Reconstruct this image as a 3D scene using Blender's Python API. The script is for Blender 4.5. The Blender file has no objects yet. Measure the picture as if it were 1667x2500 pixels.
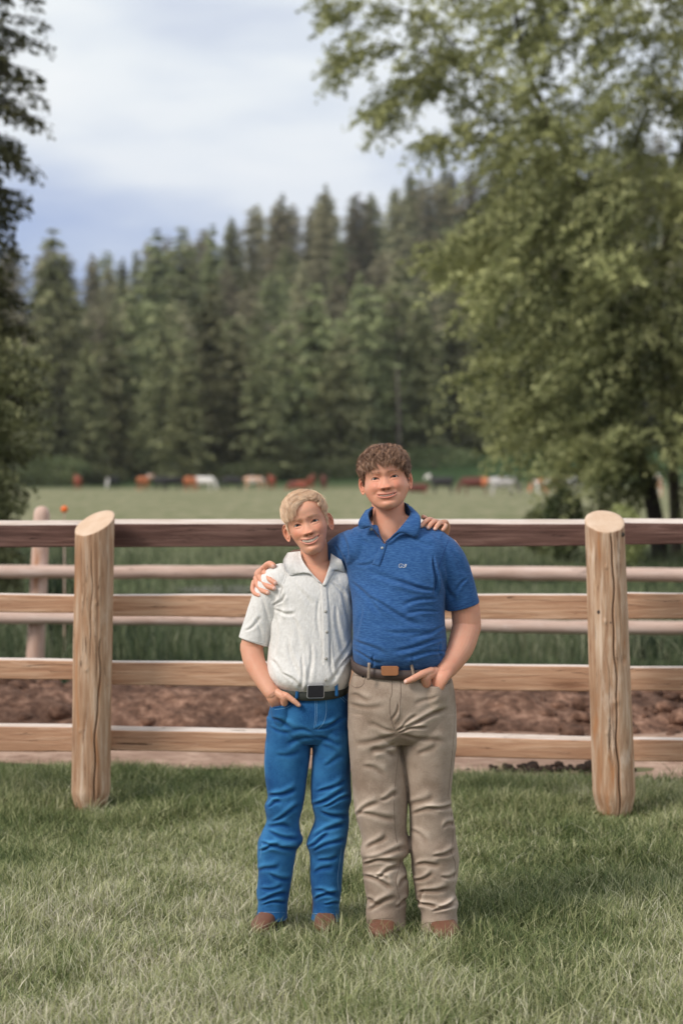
import bpy, math, random, numpy as np
from mathutils import Vector, Matrix, Euler, noise as mnoise
from mathutils.bvhtree import BVHTree
random.seed(7); RNG = np.random.default_rng(7)
SC = bpy.context.scene
COL = SC.collection

# ------------------------------------------------------------------ camera
F = 4900.0; CX = 833.5; HY = 1160.0; CAMH = 1.588       # focal length and horizon in photo pixels, lens height in metres
cam_d = bpy.data.cameras.new('camera'); cam = bpy.data.objects.new('camera', cam_d); COL.objects.link(cam)
cam.location = (0, 0, CAMH); cam.rotation_euler = (math.radians(90), 0, 0)
cam_d.sensor_fit = 'VERTICAL'; cam_d.sensor_height = 36; cam_d.sensor_width = 24
cam_d.lens = 36 * F / 2500; cam_d.shift_y = -(1250 - HY) / 2500
cam_d.clip_start = 0.1; cam_d.clip_end = 6000
cam_d.dof.use_dof = True; cam_d.dof.focus_distance = 6.95; cam_d.dof.aperture_fstop = 2.6
SC.camera = cam

# ------------------------------------------------------------------ light
SUN_EL = math.radians(40); SUN_AZ = math.radians(-56)      # azimuth: 0 = from behind the camera, negative = from its left
sun_d = bpy.data.lights.new('sun', 'SUN'); sun_d.energy = 2.45; sun_d.angle = math.radians(18); sun_d.color = (1.0, 0.92, 0.83)
sun = bpy.data.objects.new('sun', sun_d); COL.objects.link(sun)
sdir = Vector((math.sin(SUN_AZ) * math.cos(SUN_EL), -math.cos(SUN_AZ) * math.cos(SUN_EL), math.sin(SUN_EL)))
sun.rotation_euler = sdir.to_track_quat('Z', 'Y').to_euler(); sun.location = (-5, -5, 12)
W = bpy.data.worlds.new('World'); SC.world = W; W.use_nodes = True
SC.view_settings.view_transform = 'Standard'; SC.view_settings.look = 'None'; SC.view_settings.gamma = 1; SC.view_settings.exposure = 0.2
SC.cycles.use_denoising = True; SC.cycles.max_bounces = 6; SC.cycles.transparent_max_bounces = 6
SC.cycles.caustics_reflective = False; SC.cycles.caustics_refractive = False

def s2l(*c):
    c = [v / 255 for v in c]
    return tuple((v / 12.92 if v <= .04045 else ((v + .055) / 1.055) ** 2.4) for v in c)

class NT:
    """small helper for building node trees"""
    def __init__(s, nt): s.nt = nt; s.n = nt.nodes; s.l = nt.links
    def add(s, t, props=None, **inp):
        nd = s.n.new(t)
        for k, v in (props or {}).items(): setattr(nd, k, v)
        for k, v in inp.items():
            key = int(k[1:]) if k[0] == 'i' and k[1:].isdigit() else k.replace('_', ' ')
            s.set(nd.inputs[key], v)
        return nd
    def set(s, sock, v):
        if isinstance(v, bpy.types.NodeSocket): s.l.new(v, sock)
        elif isinstance(v, tuple) and sock.type == 'RGBA' and len(v) == 3: sock.default_value = (*v, 1)
        else: sock.default_value = v
    def math(s, op, a, b=0.0, clamp=False):
        nd = s.n.new('ShaderNodeMath'); nd.operation = op; nd.use_clamp = clamp
        s.set(nd.inputs[0], a); s.set(nd.inputs[1], b); return nd.outputs[0]
    def mix(s, f, a, b, mode='MIX'):
        nd = s.n.new('ShaderNodeMix'); nd.data_type = 'RGBA'; nd.blend_type = mode
        s.set(nd.inputs[0], f); s.set(nd.inputs[6], a); s.set(nd.inputs[7], b); return nd.outputs[2]
    def ramp(s, f, stops, interp='LINEAR'):
        nd = s.n.new('ShaderNodeValToRGB'); nd.color_ramp.interpolation = interp
        e = nd.color_ramp.elements
        while len(e) < len(stops): e.new(0.5)
        for k, (p, c) in enumerate(stops):
            e[k].position = p
            e[k].color = (*c, 1) if isinstance(c, tuple) else (c, c, c, 1)
        s.set(nd.inputs[0], f); return nd.outputs[0]
    def noise(s, vec, scale=5.0, detail=3.0, rough=0.5, dist=0.0):
        nd = s.add('ShaderNodeTexNoise', Vector=vec, Scale=scale, Detail=detail, Roughness=rough, Distortion=dist); return nd.outputs[0]
    def mapping(s, vec, loc=(0, 0, 0), rot=(0, 0, 0), scale=(1, 1, 1)):
        return s.add('ShaderNodeMapping', Vector=vec, Location=loc, Rotation=rot, Scale=scale).outputs[0]

def world():
    t = NT(W.node_tree)
    bg = t.n['Background']
    sky = t.add('ShaderNodeTexSky', {'sky_type': 'NISHITA', 'sun_disc': False, 'sun_elevation': SUN_EL, 'sun_rotation': math.pi + SUN_AZ, 'air_density': 1.0, 'dust_density': 1.5, 'ozone_density': 2.0})
    tc = t.add('ShaderNodeTexCoord').outputs['Generated']
    sep = t.add('ShaderNodeSeparateXYZ', Vector=tc)
    # broken cloud deck: brightness follows soft stretched noise
    n1 = t.noise(t.mapping(tc, (0.31, 0.2, 0.12), (0, 0.35, 0), (3.0, 3.0, 10.0)), 2.1, 3.0, 0.45)
    n2 = t.noise(t.mapping(tc, (2.3, 1.1, .4), (0, 0.3, 0), (2.0, 2.0, 7.0)), 5.0, 3.0, 0.5)
    n = t.math('ADD', t.math('MULTIPLY', n1, .7), t.math('MULTIPLY', n2, .3))
    ccol = t.ramp(n, [(0.38, s2l(172, 184, 209)), (0.46, s2l(200, 209, 222)), (0.54, s2l(222, 227, 231)), (0.64, s2l(234, 236, 236))])
    hz = t.ramp(sep.outputs[2], [(0.0, s2l(190, 198, 214)), (0.10, s2l(184, 196, 222)), (0.155, s2l(210, 217, 229)), (0.215, s2l(226, 231, 234)), (0.6, s2l(228, 231, 235))])
    cloud = t.mix(0.42, ccol, hz)
    # opening in the cloud low over the forest
    d = t.add('ShaderNodeVectorMath', {'operation': 'DISTANCE'}, i0=t.mapping(tc, (0, 0, 0), (0, 0.30, 0), (.55, .2, 1.0)), i1=(-.083, .197, .098)).outputs['Value']
    dn = t.math('ADD', d, t.math('MULTIPLY', t.math('SUBTRACT', n2, .5), .05))
    gap = t.ramp(dn, [(0.0, 0.95), (0.04, 0.70), (0.10, 0.0)])
    blue = t.mix(0.25, (s2l(112, 142, 205)), t.add('ShaderNodeVectorMath', {'operation': 'SCALE'}, i0=sky.outputs[0], Scale=0.10).outputs[0])
    c = t.mix(gap, cloud, blue)
    amb = t.add('ShaderNodeVectorMath', {'operation': 'SCALE'}, i0=c, Scale=10.5)
    t.set(bg.inputs[0], amb.outputs[0]); bg.inputs[1].default_value = 0.10
world()

# ------------------------------------------------------------------ helpers
def P(px, py, D):
    return np.array([(px - CX) / F * D, D, CAMH - (py - HY) / F * D])

def tag(o, label=None, cat=None, group=None, kind=None):
    if label: o['label'] = label
    if cat: o['category'] = cat
    if group: o['group'] = group
    if kind: o['kind'] = kind
    return o

def link(o, parent=None):
    COL.objects.link(o)
    if parent is not None: o.parent = parent
    return o

def npmesh(name, V, Fs, mats=(), parent=None, smooth=True, col=None, midx=None, loc=None):
    """V (n,3); Fs: array (m,k) or list of such arrays"""
    V = np.asarray(V, dtype=np.float64)
    if not isinstance(Fs, (list, tuple)): Fs = [Fs]
    Fs = [np.asarray(f, dtype=np.int64) for f in Fs if len(f)]
    if loc is not None: V = V - np.array(loc)
    me = bpy.data.meshes.new(name)
    me.vertices.add(len(V)); me.vertices.foreach_set('co', V.astype(np.float32).ravel())
    tot = np.concatenate([np.full(len(f), f.shape[1]) for f in Fs]); li = np.concatenate([f.ravel() for f in Fs])
    me.loops.add(len(li)); me.loops.foreach_set('vertex_index', li.astype(np.int32))
    st = np.concatenate([[0], np.cumsum(tot)[:-1]])
    me.polygons.add(len(tot)); me.polygons.foreach_set('loop_start', st.astype(np.int32)); me.polygons.foreach_set('loop_total', tot.astype(np.int32))
    if midx is not None: me.polygons.foreach_set('material_index', np.asarray(midx, dtype=np.int32))
    me.update(calc_edges=True); me.validate(clean_customdata=False)
    me.polygons.foreach_set('use_smooth', np.full(len(me.polygons), smooth))
    if col is not None:
        a = me.attributes.new('Col', 'FLOAT_COLOR', 'POINT')
        c = np.ones((len(V), 4), dtype=np.float32); c[:, :3] = col; a.data.foreach_set('color', c.ravel())
    for m in (mats if isinstance(mats, (list, tuple)) else [mats]): me.materials.append(m)
    o = bpy.data.objects.new(name, me)
    if loc is not None: o.location = loc
    return link(o, parent)

def crom(pts, m):
    """resample rows of pts with a Catmull-Rom spline, m steps per span"""
    p = np.asarray(pts, float)
    if len(p) < 3: t = np.linspace(0, 1, m + 1)[:, None]; return p[0] * (1 - t) + p[-1] * t
    q = np.vstack([2 * p[0] - p[1], p, 2 * p[-1] - p[-2]]); out = []
    for i in range(1, len(q) - 2):
        for t in np.linspace(0, 1, m, endpoint=False):
            a, b, c, d = q[i - 1], q[i], q[i + 1], q[i + 2]
            out.append(.5 * (2 * b + (c - a) * t + (2 * a - 5 * b + 4 * c - d) * t * t + (3 * b - a - 3 * c + d) * t ** 3))
    out.append(q[-2]); return np.array(out)

def rings_to_mesh(R):
    """R (k,n,3) rings -> closed mesh with end fans"""
    k, n, _ = R.shape
    V = np.vstack([R.reshape(-1, 3), R[0].mean(0), R[-1].mean(0)])
    i = np.arange(k - 1)[:, None] * n; j = np.arange(n)[None]; j2 = (j + 1) % n
    Q = np.stack([i + j, i + j2, i + n + j2, i + n + j], -1).reshape(-1, 4)
    a = np.stack([np.full(n, k * n), j2[0], j[0]], -1); b = np.stack([np.full(n, k * n + 1), (k - 1) * n + j[0], (k - 1) * n + j2[0]], -1)
    return V, [Q, np.vstack([a, b])]

def loft(cen, U, Vv, n=40, ex=2.0):
    a = np.linspace(0, 2 * math.pi, n, endpoint=False)
    ca, sa = np.cos(a), np.sin(a)
    ca = np.sign(ca) * np.abs(ca) ** (2 / ex); sa = np.sign(sa) * np.abs(sa) ** (2 / ex)
    R = cen[:, None] + U[:, None] * ca[None, :, None] + Vv[:, None] * sa[None, :, None]
    return rings_to_mesh(R)

def tube(pts, rad, n=16, sub=4, caps=(True, True), flat=1.0, up=(0, 0, 1), cup=None):
    """round tube through pts; rad per point (r) or (ru, rv); cup=(depth, wall) hollows the far end"""
    pts = np.asarray(pts, float); rad = np.asarray(rad, float)
    if rad.ndim == 1: rad = np.stack([rad, rad * flat], 1)
    A = crom(np.hstack([pts, rad]), sub) if len(pts) > 2 else crom(np.hstack([pts, rad]), sub)
    c, r = A[:, :3], np.maximum(A[:, 3:], 1e-5)
    T = np.gradient(c, axis=0); T /= np.linalg.norm(T, axis=1)[:, None] + 1e-12
    u = np.array(up, float); U = []
    for t in T:
        u = u - t * np.dot(u, t)
        if np.linalg.norm(u) < 1e-6: u = np.cross(t, [1, 0, .1])
        u = u / np.linalg.norm(u); U.append(u.copy())
    U = np.array(U); Vv = np.cross(T, U)
    C, Ru, Rv, UU, VV = list(c), list(r[:, 0]), list(r[:, 1]), list(U), list(Vv)
    if caps[0]:
        for k in (1, 2, 3):
            f = math.cos(k * math.pi / 7); s = math.sin(k * math.pi / 7)
            m = min(r[0]); C.insert(0, c[0] - T[0] * m * s); Ru.insert(0, r[0, 0] * f); Rv.insert(0, r[0, 1] * f); UU.insert(0, U[0]); VV.insert(0, Vv[0])
    if caps[1]:
        for k in (1, 2, 3):
            f = math.cos(k * math.pi / 7); s = math.sin(k * math.pi / 7)
            m = min(r[-1]); C.append(c[-1] + T[-1] * m * s); Ru.append(r[-1, 0] * f); Rv.append(r[-1, 1] * f); UU.append(U[-1]); VV.append(Vv[-1])
    if cup:
        dep, wall = cup
        for dd, ww in ((0.0, wall), (dep * .5, wall), (dep, wall * 1.1)):
            C.append(c[-1] - T[-1] * dd); Ru.append(max(r[-1, 0] - ww, .003)); Rv.append(max(r[-1, 1] - ww, .003)); UU.append(U[-1]); VV.append(Vv[-1])
    C = np.array(C); UU = np.array(UU) * np.array(Ru)[:, None]; VV = np.array(VV) * np.array(Rv)[:, None]
    return loft(C, UU, VV, n)

def ball(c, r, n=16):
    c = np.array(c, float); r = np.array(r if np.ndim(r) else (r, r, r), float)
    ph = np.linspace(.12, math.pi - .12, n); cen = c + np.outer(-np.cos(ph), [0, 0, r[2]])
    U = np.outer(np.sin(ph), [r[0], 0, 0]); Vv = np.outer(np.sin(ph), [0, r[1], 0])
    return loft(cen, U, Vv, n * 2)

def joinparts(parts):
    V = []; Q = {}; off = 0
    for v, fs in parts:
        V.append(v)
        for f in (fs if isinstance(fs, (list, tuple)) else [fs]):
            if len(f): Q.setdefault(f.shape[1], []).append(f + off)
        off += len(v)
    return np.vstack(V), [np.vstack(q) for q in Q.values()]

def remesh(parts, voxel, it=4, fac=.5):
    """union of closed pieces -> one continuous surface. returns V, quads"""
    V, Fs = joinparts(parts)
    o = npmesh('tmp', V, Fs)
    m = o.modifiers.new('r', 'REMESH'); m.mode = 'VOXEL'; m.voxel_size = voxel; m.adaptivity = 0
    if it: s = o.modifiers.new('s', 'SMOOTH'); s.iterations = it; s.factor = fac
    dg = bpy.context.evaluated_depsgraph_get(); dg.update()
    me = bpy.data.meshes.new_from_object(o.evaluated_get(dg))
    v = np.empty(len(me.vertices) * 3, np.float32); me.vertices.foreach_get('co', v); v = v.reshape(-1, 3).astype(float)
    lt = np.empty(len(me.polygons), np.int32); me.polygons.foreach_get('loop_total', lt)
    lv = np.empty(len(me.loops), np.int32); me.loops.foreach_get('vertex_index', lv)
    ls = np.empty(len(me.polygons), np.int32); me.polygons.foreach_get('loop_start', ls)
    q = lv[ls[lt == 4][:, None] + np.arange(4)]
    old = o.data; bpy.data.objects.remove(o); bpy.data.meshes.remove(old); bpy.data.meshes.remove(me)
    return v, q

def vnormals(V, Q):
    n = np.cross(V[Q[:, 2]] - V[Q[:, 0]], V[Q[:, 3 if Q.shape[1] == 4 else 2]] - V[Q[:, 1]])
    N = np.zeros_like(V)
    for k in range(Q.shape[1]): np.add.at(N, Q[:, k], n)
    return N / (np.linalg.norm(N, axis=1)[:, None] + 1e-12)

def proj(V):
    return CX + V[:, 0] / V[:, 1] * F, HY - (V[:, 2] - CAMH) / V[:, 1] * F

def vnoise(V, scale, seed=0, octs=2):
    """cheap smooth value noise with numpy"""
    out = np.zeros(len(V)); amp = 1; tot = 0
    r = np.random.default_rng(seed); T = r.random((32, 32, 32))
    for o in range(octs):
        p = V * scale * (2 ** o) + 11.3 * o + 100; i = np.floor(p).astype(int); f = p - i; f = f * f * (3 - 2 * f)
        v = 0
        for dx in (0, 1):
            for dy in (0, 1):
                for dz in (0, 1):
                    w = (f[:, 0] if dx else 1 - f[:, 0]) * (f[:, 1] if dy else 1 - f[:, 1]) * (f[:, 2] if dz else 1 - f[:, 2])
                    v = v + w * T[(i[:, 0] + dx) % 32, (i[:, 1] + dy) % 32, (i[:, 2] + dz) % 32]
        out += amp * (v - .5) * 2; tot += amp; amp *= .5
    return out / tot

def newmat(name):
    m = bpy.data.materials.new(name); m.use_nodes = True
    t = NT(m.node_tree); b = t.n['Principled BSDF']; return m, t, b

def bump(t, b, h, strength=.3, dist=.01):
    nd = t.add('ShaderNodeBump', Strength=strength, Distance=dist, Height=h); t.l.new(nd.outputs[0], b.inputs['Normal'])
# ================================================================== materials of the setting
def leaf_mat(name, dark, light, trans=.25, rough=.6):
    """colour varies per leaf through the Col attribute (x = 0..1 dark to light)"""
    m, t, b = newmat(name)
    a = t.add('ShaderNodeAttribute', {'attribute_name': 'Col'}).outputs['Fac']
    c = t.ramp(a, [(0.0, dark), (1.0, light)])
    oi = t.add('ShaderNodeObjectInfo').outputs['Random']
    hs = t.add('ShaderNodeHueSaturation', Hue=t.math('ADD', .475, t.math('MULTIPLY', oi, .045)), Value=t.math('ADD', .58, t.math('MULTIPLY', oi, .80)), Color=c)
    b.inputs['Roughness'].default_value = rough; t.set(b.inputs['Base Color'], hs.outputs[0])
    b.inputs['Specular IOR Level'].default_value = .25
    tr = t.add('ShaderNodeBsdfTranslucent', Color=hs.outputs[0])
    mx = t.add('ShaderNodeMixShader', Fac=trans); t.l.new(b.outputs[0], mx.inputs[1]); t.l.new(tr.outputs[0], mx.inputs[2])
    t.l.new(mx.outputs[0], t.n['Material Output'].inputs[0]); return m

def bark_mat(name, c1, c2, sc=6):
    m, t, b = newmat(name)
    tc = t.add('ShaderNodeTexCoord').outputs['Object']
    n = t.noise(t.mapping(tc, scale=(sc, sc, sc * .25)), 4, 4, .6)
    t.set(b.inputs['Base Color'], t.ramp(n, [(.3, c1), (.7, c2)])); b.inputs['Roughness'].default_value = .9
    bump(t, b, n, .6, .03); return m

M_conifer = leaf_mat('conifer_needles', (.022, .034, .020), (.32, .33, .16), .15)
M_pine = leaf_mat('pine_needles', (.05, .058, .036), (.46, .42, .26), .15)
M_spruce = leaf_mat('spruce_needles', (.02, .026, .014), (.20, .20, .08), .15)
M_broad = leaf_mat('broadleaf_foliage', (.045, .060, .022), (.66, .69, .32), .33)
M_bush = leaf_mat('bush_foliage', (.05, .07, .03), (.30, .32, .15), .25)
M_bark = bark_mat('dark_bark', (.018, .013, .011), (.06, .045, .038))
M_barkpale = bark_mat('pale_bark', (.07, .055, .045), (.17, .14, .115))

def meadow_mat():
    m, t, b = newmat('meadow_grass')
    pos = t.add('ShaderNodeNewGeometry').outputs['Position']
    sep = t.add('ShaderNodeSeparateXYZ', Vector=pos); y = sep.outputs[1]
    n1 = t.noise(t.mapping(pos, scale=(.05, .02, .05)), 5, 4, .6)
    n2 = t.noise(t.mapping(pos, scale=(.5, .12, .5)), 3, 4, .6)
    n3 = t.noise(pos, 3.0, 5, .6)
    pale = t.ramp(n1, [(.35, s2l(128, 126, 96)), (.65, s2l(152, 146, 118))])
    pale = t.mix(t.ramp(n2, [(.42, 0.0), (.62, .75)]), pale, s2l(94, 104, 66))
    lush = t.ramp(n3, [(.3, s2l(62, 74, 48)), (.7, s2l(106, 114, 78))])
    f = t.ramp(t.math('ADD', t.math('DIVIDE', y, 100), t.math('MULTIPLY', t.math('SUBTRACT', n2, .5), .12)), [(.30, 0.0), (.72, 1.0)])
    c = t.mix(f, lush, pale)
    lawn = t.ramp(n3, [(.3, s2l(80, 78, 56)), (.7, s2l(118, 116, 82))])
    c = t.mix(t.ramp(t.math('DIVIDE', y, 100), [(.111, 0.0), (.125, 1.0)]), lawn, c)
    # green bank and dark green undergrowth at the foot of the forest
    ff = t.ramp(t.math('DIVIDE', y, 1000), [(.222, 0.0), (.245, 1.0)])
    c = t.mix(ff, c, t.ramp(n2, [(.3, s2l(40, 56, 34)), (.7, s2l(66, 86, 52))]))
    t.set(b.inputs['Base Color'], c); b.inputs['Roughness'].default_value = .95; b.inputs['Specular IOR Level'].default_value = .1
    bump(t, b, t.noise(pos, 12, 4, .7), .8, .05); return m

def dirt_mat(name, c1, c2, c3, sc=14, bs=1.0):
    m, t, b = newmat(name)
    pos = t.add('ShaderNodeNewGeometry').outputs['Position']
    n = t.noise(pos, sc, 5, .65); n2 = t.noise(pos, sc * .15, 3, .5)
    c = t.ramp(n, [(.3, c1), (.52, c2), (.72, c3)])
    c = t.mix(t.ramp(n2, [(.40, .65), (.58, 0.0)]), c, c1)
    t.set(b.inputs['Base Color'], c); b.inputs['Roughness'].default_value = .95; b.inputs['Specular IOR Level'].default_value = .15
    bump(t, b, n, bs, .02); return m

M_meadow = meadow_mat()
M_path = dirt_mat('dry_dirt', s2l(128, 102, 86), s2l(170, 142, 124), s2l(192, 166, 148), 9)
M_clod = dirt_mat('dug_earth', s2l(62, 45, 37), s2l(124, 94, 78), s2l(172, 138, 118), 16, 1.0)
M_hillsoil = dirt_mat('forest_floor', (.015, .022, .012), (.03, .04, .02), (.06, .07, .035), .5)

# ================================================================== ground
def ground_h(x, y):
    """terrain height"""
    h = np.zeros_like(x)
    far = np.clip((y - 225) / 60, 0, 1); far = far * far * (3 - 2 * far)
    h += far * np.clip(3.0 + x * .055, 0.0, 9)
    k = np.clip((y - 300) / 260, 0, None)
    ridge = np.interp(x, [-300, -88, -52, -31, -13, 8, 26, 53, 76, 120, 300], [44, 47, 51, 56, 60, 66, 69, 76, 79, 83, 84])
    h += ridge * (np.clip(k, 0, 1) ** 1.15 - .35 * np.clip(k - 1, 0, 2))
    h += np.clip((y - 250) / 100, 0, 1) * 2.0 * np.sin(x * .05 + 1) * np.cos(y * .02)
    near = np.clip((30 - y) / 30, 0, 1)
    h += .012 * np.sin(x * 2.1 + y * 1.3) * np.sin(y * 1.7 - x) * near * (y > 2)
    return h

ys = np.concatenate([np.linspace(-30, 3, 12), np.linspace(3.3, 20, 80), np.linspace(20.5, 60, 60), np.linspace(62, 300, 80), np.linspace(305, 620, 60), np.linspace(640, 3000, 20)])
xs = np.concatenate([np.linspace(-1500, -160, 12), np.linspace(-150, -8, 40), np.linspace(-7.5, 7.5, 60), np.linspace(8, 150, 40), np.linspace(160, 1500, 12)])
XX, YY = np.meshgrid(xs, ys); ZZ = ground_h(XX, YY)
def grid_faces(ny, nx):
    i = np.arange(ny - 1)[:, None] * nx + np.arange(nx - 1)[None]
    return np.stack([i, i + 1, i + nx + 1, i + nx], -1).reshape(-1, 4)
GF = grid_faces(len(ys), len(xs))
# the hill beyond the meadow is its own piece of terrain
row = np.repeat(np.arange(len(ys) - 1), len(xs) - 1); cut = int(np.searchsorted(ys, 290))
GV = np.stack([XX.ravel(), YY.ravel(), ZZ.ravel()], 1)
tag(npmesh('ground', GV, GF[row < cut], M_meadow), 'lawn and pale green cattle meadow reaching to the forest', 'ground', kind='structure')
tag(npmesh('hill', GV, GF[row >= cut], M_hillsoil), 'forested hillside rising to the right behind the meadow', 'hill', kind='structure')

# dry dirt strip behind the fence, with a ragged edge towards the lawn
def edge_y(x, which):
    v = np.stack([x, x * 0 + which * 3.1, x * 0], 1)
    return vnoise(v, 2.2, 3, 3) * .10 + vnoise(v, .5, 4, 2) * .10
nx = 260; px_ = np.linspace(-14, 14, nx); ny = 14
yy0 = 10.72 + edge_y(px_, 0) + px_ * -.15; yy1 = 13.35 + edge_y(px_, 1) * 2
G = np.array([[ (x, a + (b - a) * k / (ny - 1), .016 + .012 * math.sin(k) * math.sin(x * 3)) for x, a, b in zip(px_, yy0, yy1)] for k in range(ny)]).reshape(-1, 3)
tag(npmesh('dirt_path', G, grid_faces(ny, nx), M_path), 'strip of dry pinkish dirt running behind the plank fence', 'path', kind='structure')

# dug earth bank: displaced ridge plus loose clods
nx = 560; ny = 46
bx = np.linspace(-9, 9, nx); by = np.linspace(0, 1, ny)
BX, BY = np.meshgrid(bx, by)
prof = np.sin(np.clip(BY, 0, 1) * math.pi) ** .7
v = np.stack([BX.ravel(), BY.ravel() * 1.2, BX.ravel() * 0], 1)
hgt = .17 + .06 * np.clip(-BX / 3, -0.3, 1)
Z = prof * (hgt + .15 * vnoise(v, 1.2, 9, 2).reshape(BX.shape)) + prof ** .3 * (.05 * vnoise(v, 7, 5, 3).reshape(BX.shape) + .035 * np.abs(vnoise(v, 16, 6, 2).reshape(BX.shape)))
V = np.stack([BX.ravel() + .03 * vnoise(v, 9, 12), 12.25 + BY.ravel() * 1.6 + .05 * vnoise(v, 9, 13), Z.ravel() - .01], 1)
tag(npmesh('dirt_bank', V, grid_faces(ny, nx), M_clod), 'low bank of dug reddish earth between the two fences', 'earth bank', kind='structure')
def clods(n, x0, x1, y0, y1, zf, smin, smax, seed):
    r = np.random.default_rng(seed); parts = []
    for _ in range(n):
        s = smin + (smax - smin) * r.random() ** 2.5
        x = x0 + (x1 - x0) * r.random(); y = y0 + (y1 - y0) * r.random()
        v, f = ball((0, 0, 0), (s, s * (.7 + .5 * r.random()), s * (.5 + .3 * r.random())), 5)
        v = v * (1 + .35 * vnoise(v * (1 / s) + r.random(3) * 30, 1.3, 2, 2))[:, None]
        parts.append((v + [x, y, zf(x, y) + s * .25], f))
    return joinparts(parts)
def bank_z(x, y):
    k = min(max((y - 12.25) / 1.6, 0), 1); return math.sin(k * math.pi) ** .7 * (.17 + .06 * min(max(-x / 3, -.3), 1))
V, Fs = clods(1500, -6, 6, 12.15, 13.8, bank_z, .012, .085, 3)
tag(npmesh('clod_scatter', V, Fs, M_clod), 'loose clods of reddish earth lying on the bank', 'earth clods', kind='stuff')
M_dark_soil = dirt_mat('dark_soil', s2l(38, 30, 26), s2l(68, 54, 46), s2l(100, 80, 68), 30)
V, Fs = clods(520, -5, 5, 10.85, 11.12, lambda x, y: .0, .008, .03, 5)
V[:, 1] += edge_y(V[:, 0], 0) + V[:, 0] * -.15 - .25
tag(npmesh('soil_crumbs', V, Fs, M_dark_soil), 'dark soil crumbs along the ragged edge of the lawn', 'soil', kind='stuff')
V, Fs = clods(90, .75, 1.55, 10.5, 10.75, lambda x, y: .03, .012, .04, 8)
tag(npmesh('soil_crumbs', V, Fs, M_dark_soil), 'heap of dark soil at the lawn edge left of the right post', 'soil', kind='stuff')

# ================================================================== grass
def blades(n, xr, yr, hmin, hmax, wid, seed, bend=.6, dens=None, seg=3, zf=None, hmod=None, lean=.25):
    r = np.random.default_rng(seed)
    x = xr[0] + (xr[1] - xr[0]) * r.random(n); y = yr[0] + (yr[1] - yr[0]) * r.random(n)
    if dens is not None:
        k = r.random(n) < dens(x, y); x, y = x[k], y[k]; n = len(x)
    h = hmin + (hmax - hmin) * r.random(n) ** 1.3
    if hmod is not None: h = h * hmod(x, y)
    z = ground_h(x, y) if zf is None else zf(x, y)
    a = r.random(n) * 2 * math.pi; b = bend * (.25 + r.random(n)); ln = lean * r.normal(size=n)
    w = wid * (.6 + .8 * r.random(n))
    dx, dy = np.cos(a), np.sin(a)
    fa = a + math.pi / 2 + r.normal(size=n) * .6; wx, wy = np.cos(fa), np.sin(fa)
    rows = []
    for k in range(seg + 1):
        s = k / seg; out = h * (b * s * s * .9 + ln * s); up = h * s * (1 - .32 * b * s)
        ww = w * (1 - s) ** .7 * .5 if k < seg else 0 * w
        c = np.stack([x + dx * out, y + dy * out, z + up - .004], 1)
        if k < seg: rows += [c - np.stack([wx * ww, wy * ww, 0 * ww], 1), c + np.stack([wx * ww, wy * ww, 0 * ww], 1)]
        else: rows.append(c)
    V = np.stack(rows, 1).reshape(-1, 3); m = 2 * seg + 1
    base = np.arange(n)[:, None] * m
    Q = np.vstack([base + np.array([2 * k, 2 * k + 1, 2 * k + 3, 2 * k + 2]) for k in range(seg - 1)]) if seg > 1 else np.zeros((0, 4), int)
    T = base + np.array([2 * seg - 2, 2 * seg - 1, 2 * seg])
    return V, Q, T, n, m, x, y

def grass_mat(name, cols, trans=.3):
    m, t, b = newmat(name)
    a = t.add('ShaderNodeAttribute', {'attribute_name': 'Col'})
    t.set(b.inputs['Base Color'], a.outputs['Color']); b.inputs['Roughness'].default_value = .55; b.inputs['Specular IOR Level'].default_value = .3
    tr = t.add('ShaderNodeBsdfTranslucent', Color=a.outputs['Color'])
    mx = t.add('ShaderNodeMixShader', Fac=trans); t.l.new(b.outputs[0], mx.inputs[1]); t.l.new(tr.outputs[0], mx.inputs[2])
    t.l.new(mx.outputs[0], t.n['Material Output'].inputs[0]); return m
M_grass = grass_mat('lawn_grass', None)

def blade_cols(n, m, seed, palette, weights, base=.55, patch=None):
    r = np.random.default_rng(seed); pal = np.array(palette)
    if patch is None: idx = r.choice(len(pal), n, p=weights)
    else:
        # patch in 0..1 biases towards the later (paler) colours
        u = np.clip(r.random(n) * .75 + (patch - .5) * .85 + .12, 0, .999); cw = np.cumsum(weights); idx = np.searchsorted(cw, u * cw[-1])
    c = pal[np.clip(idx, 0, len(pal) - 1)] * (.8 + .4 * r.random((n, 1)))
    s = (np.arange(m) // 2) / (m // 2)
    cc = c[:, None] * (base + (1 - base) * s[None, :, None] ** .6)  # roots darker: shade between the blades put into their colour
    return cc.reshape(-1, 3)

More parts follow.
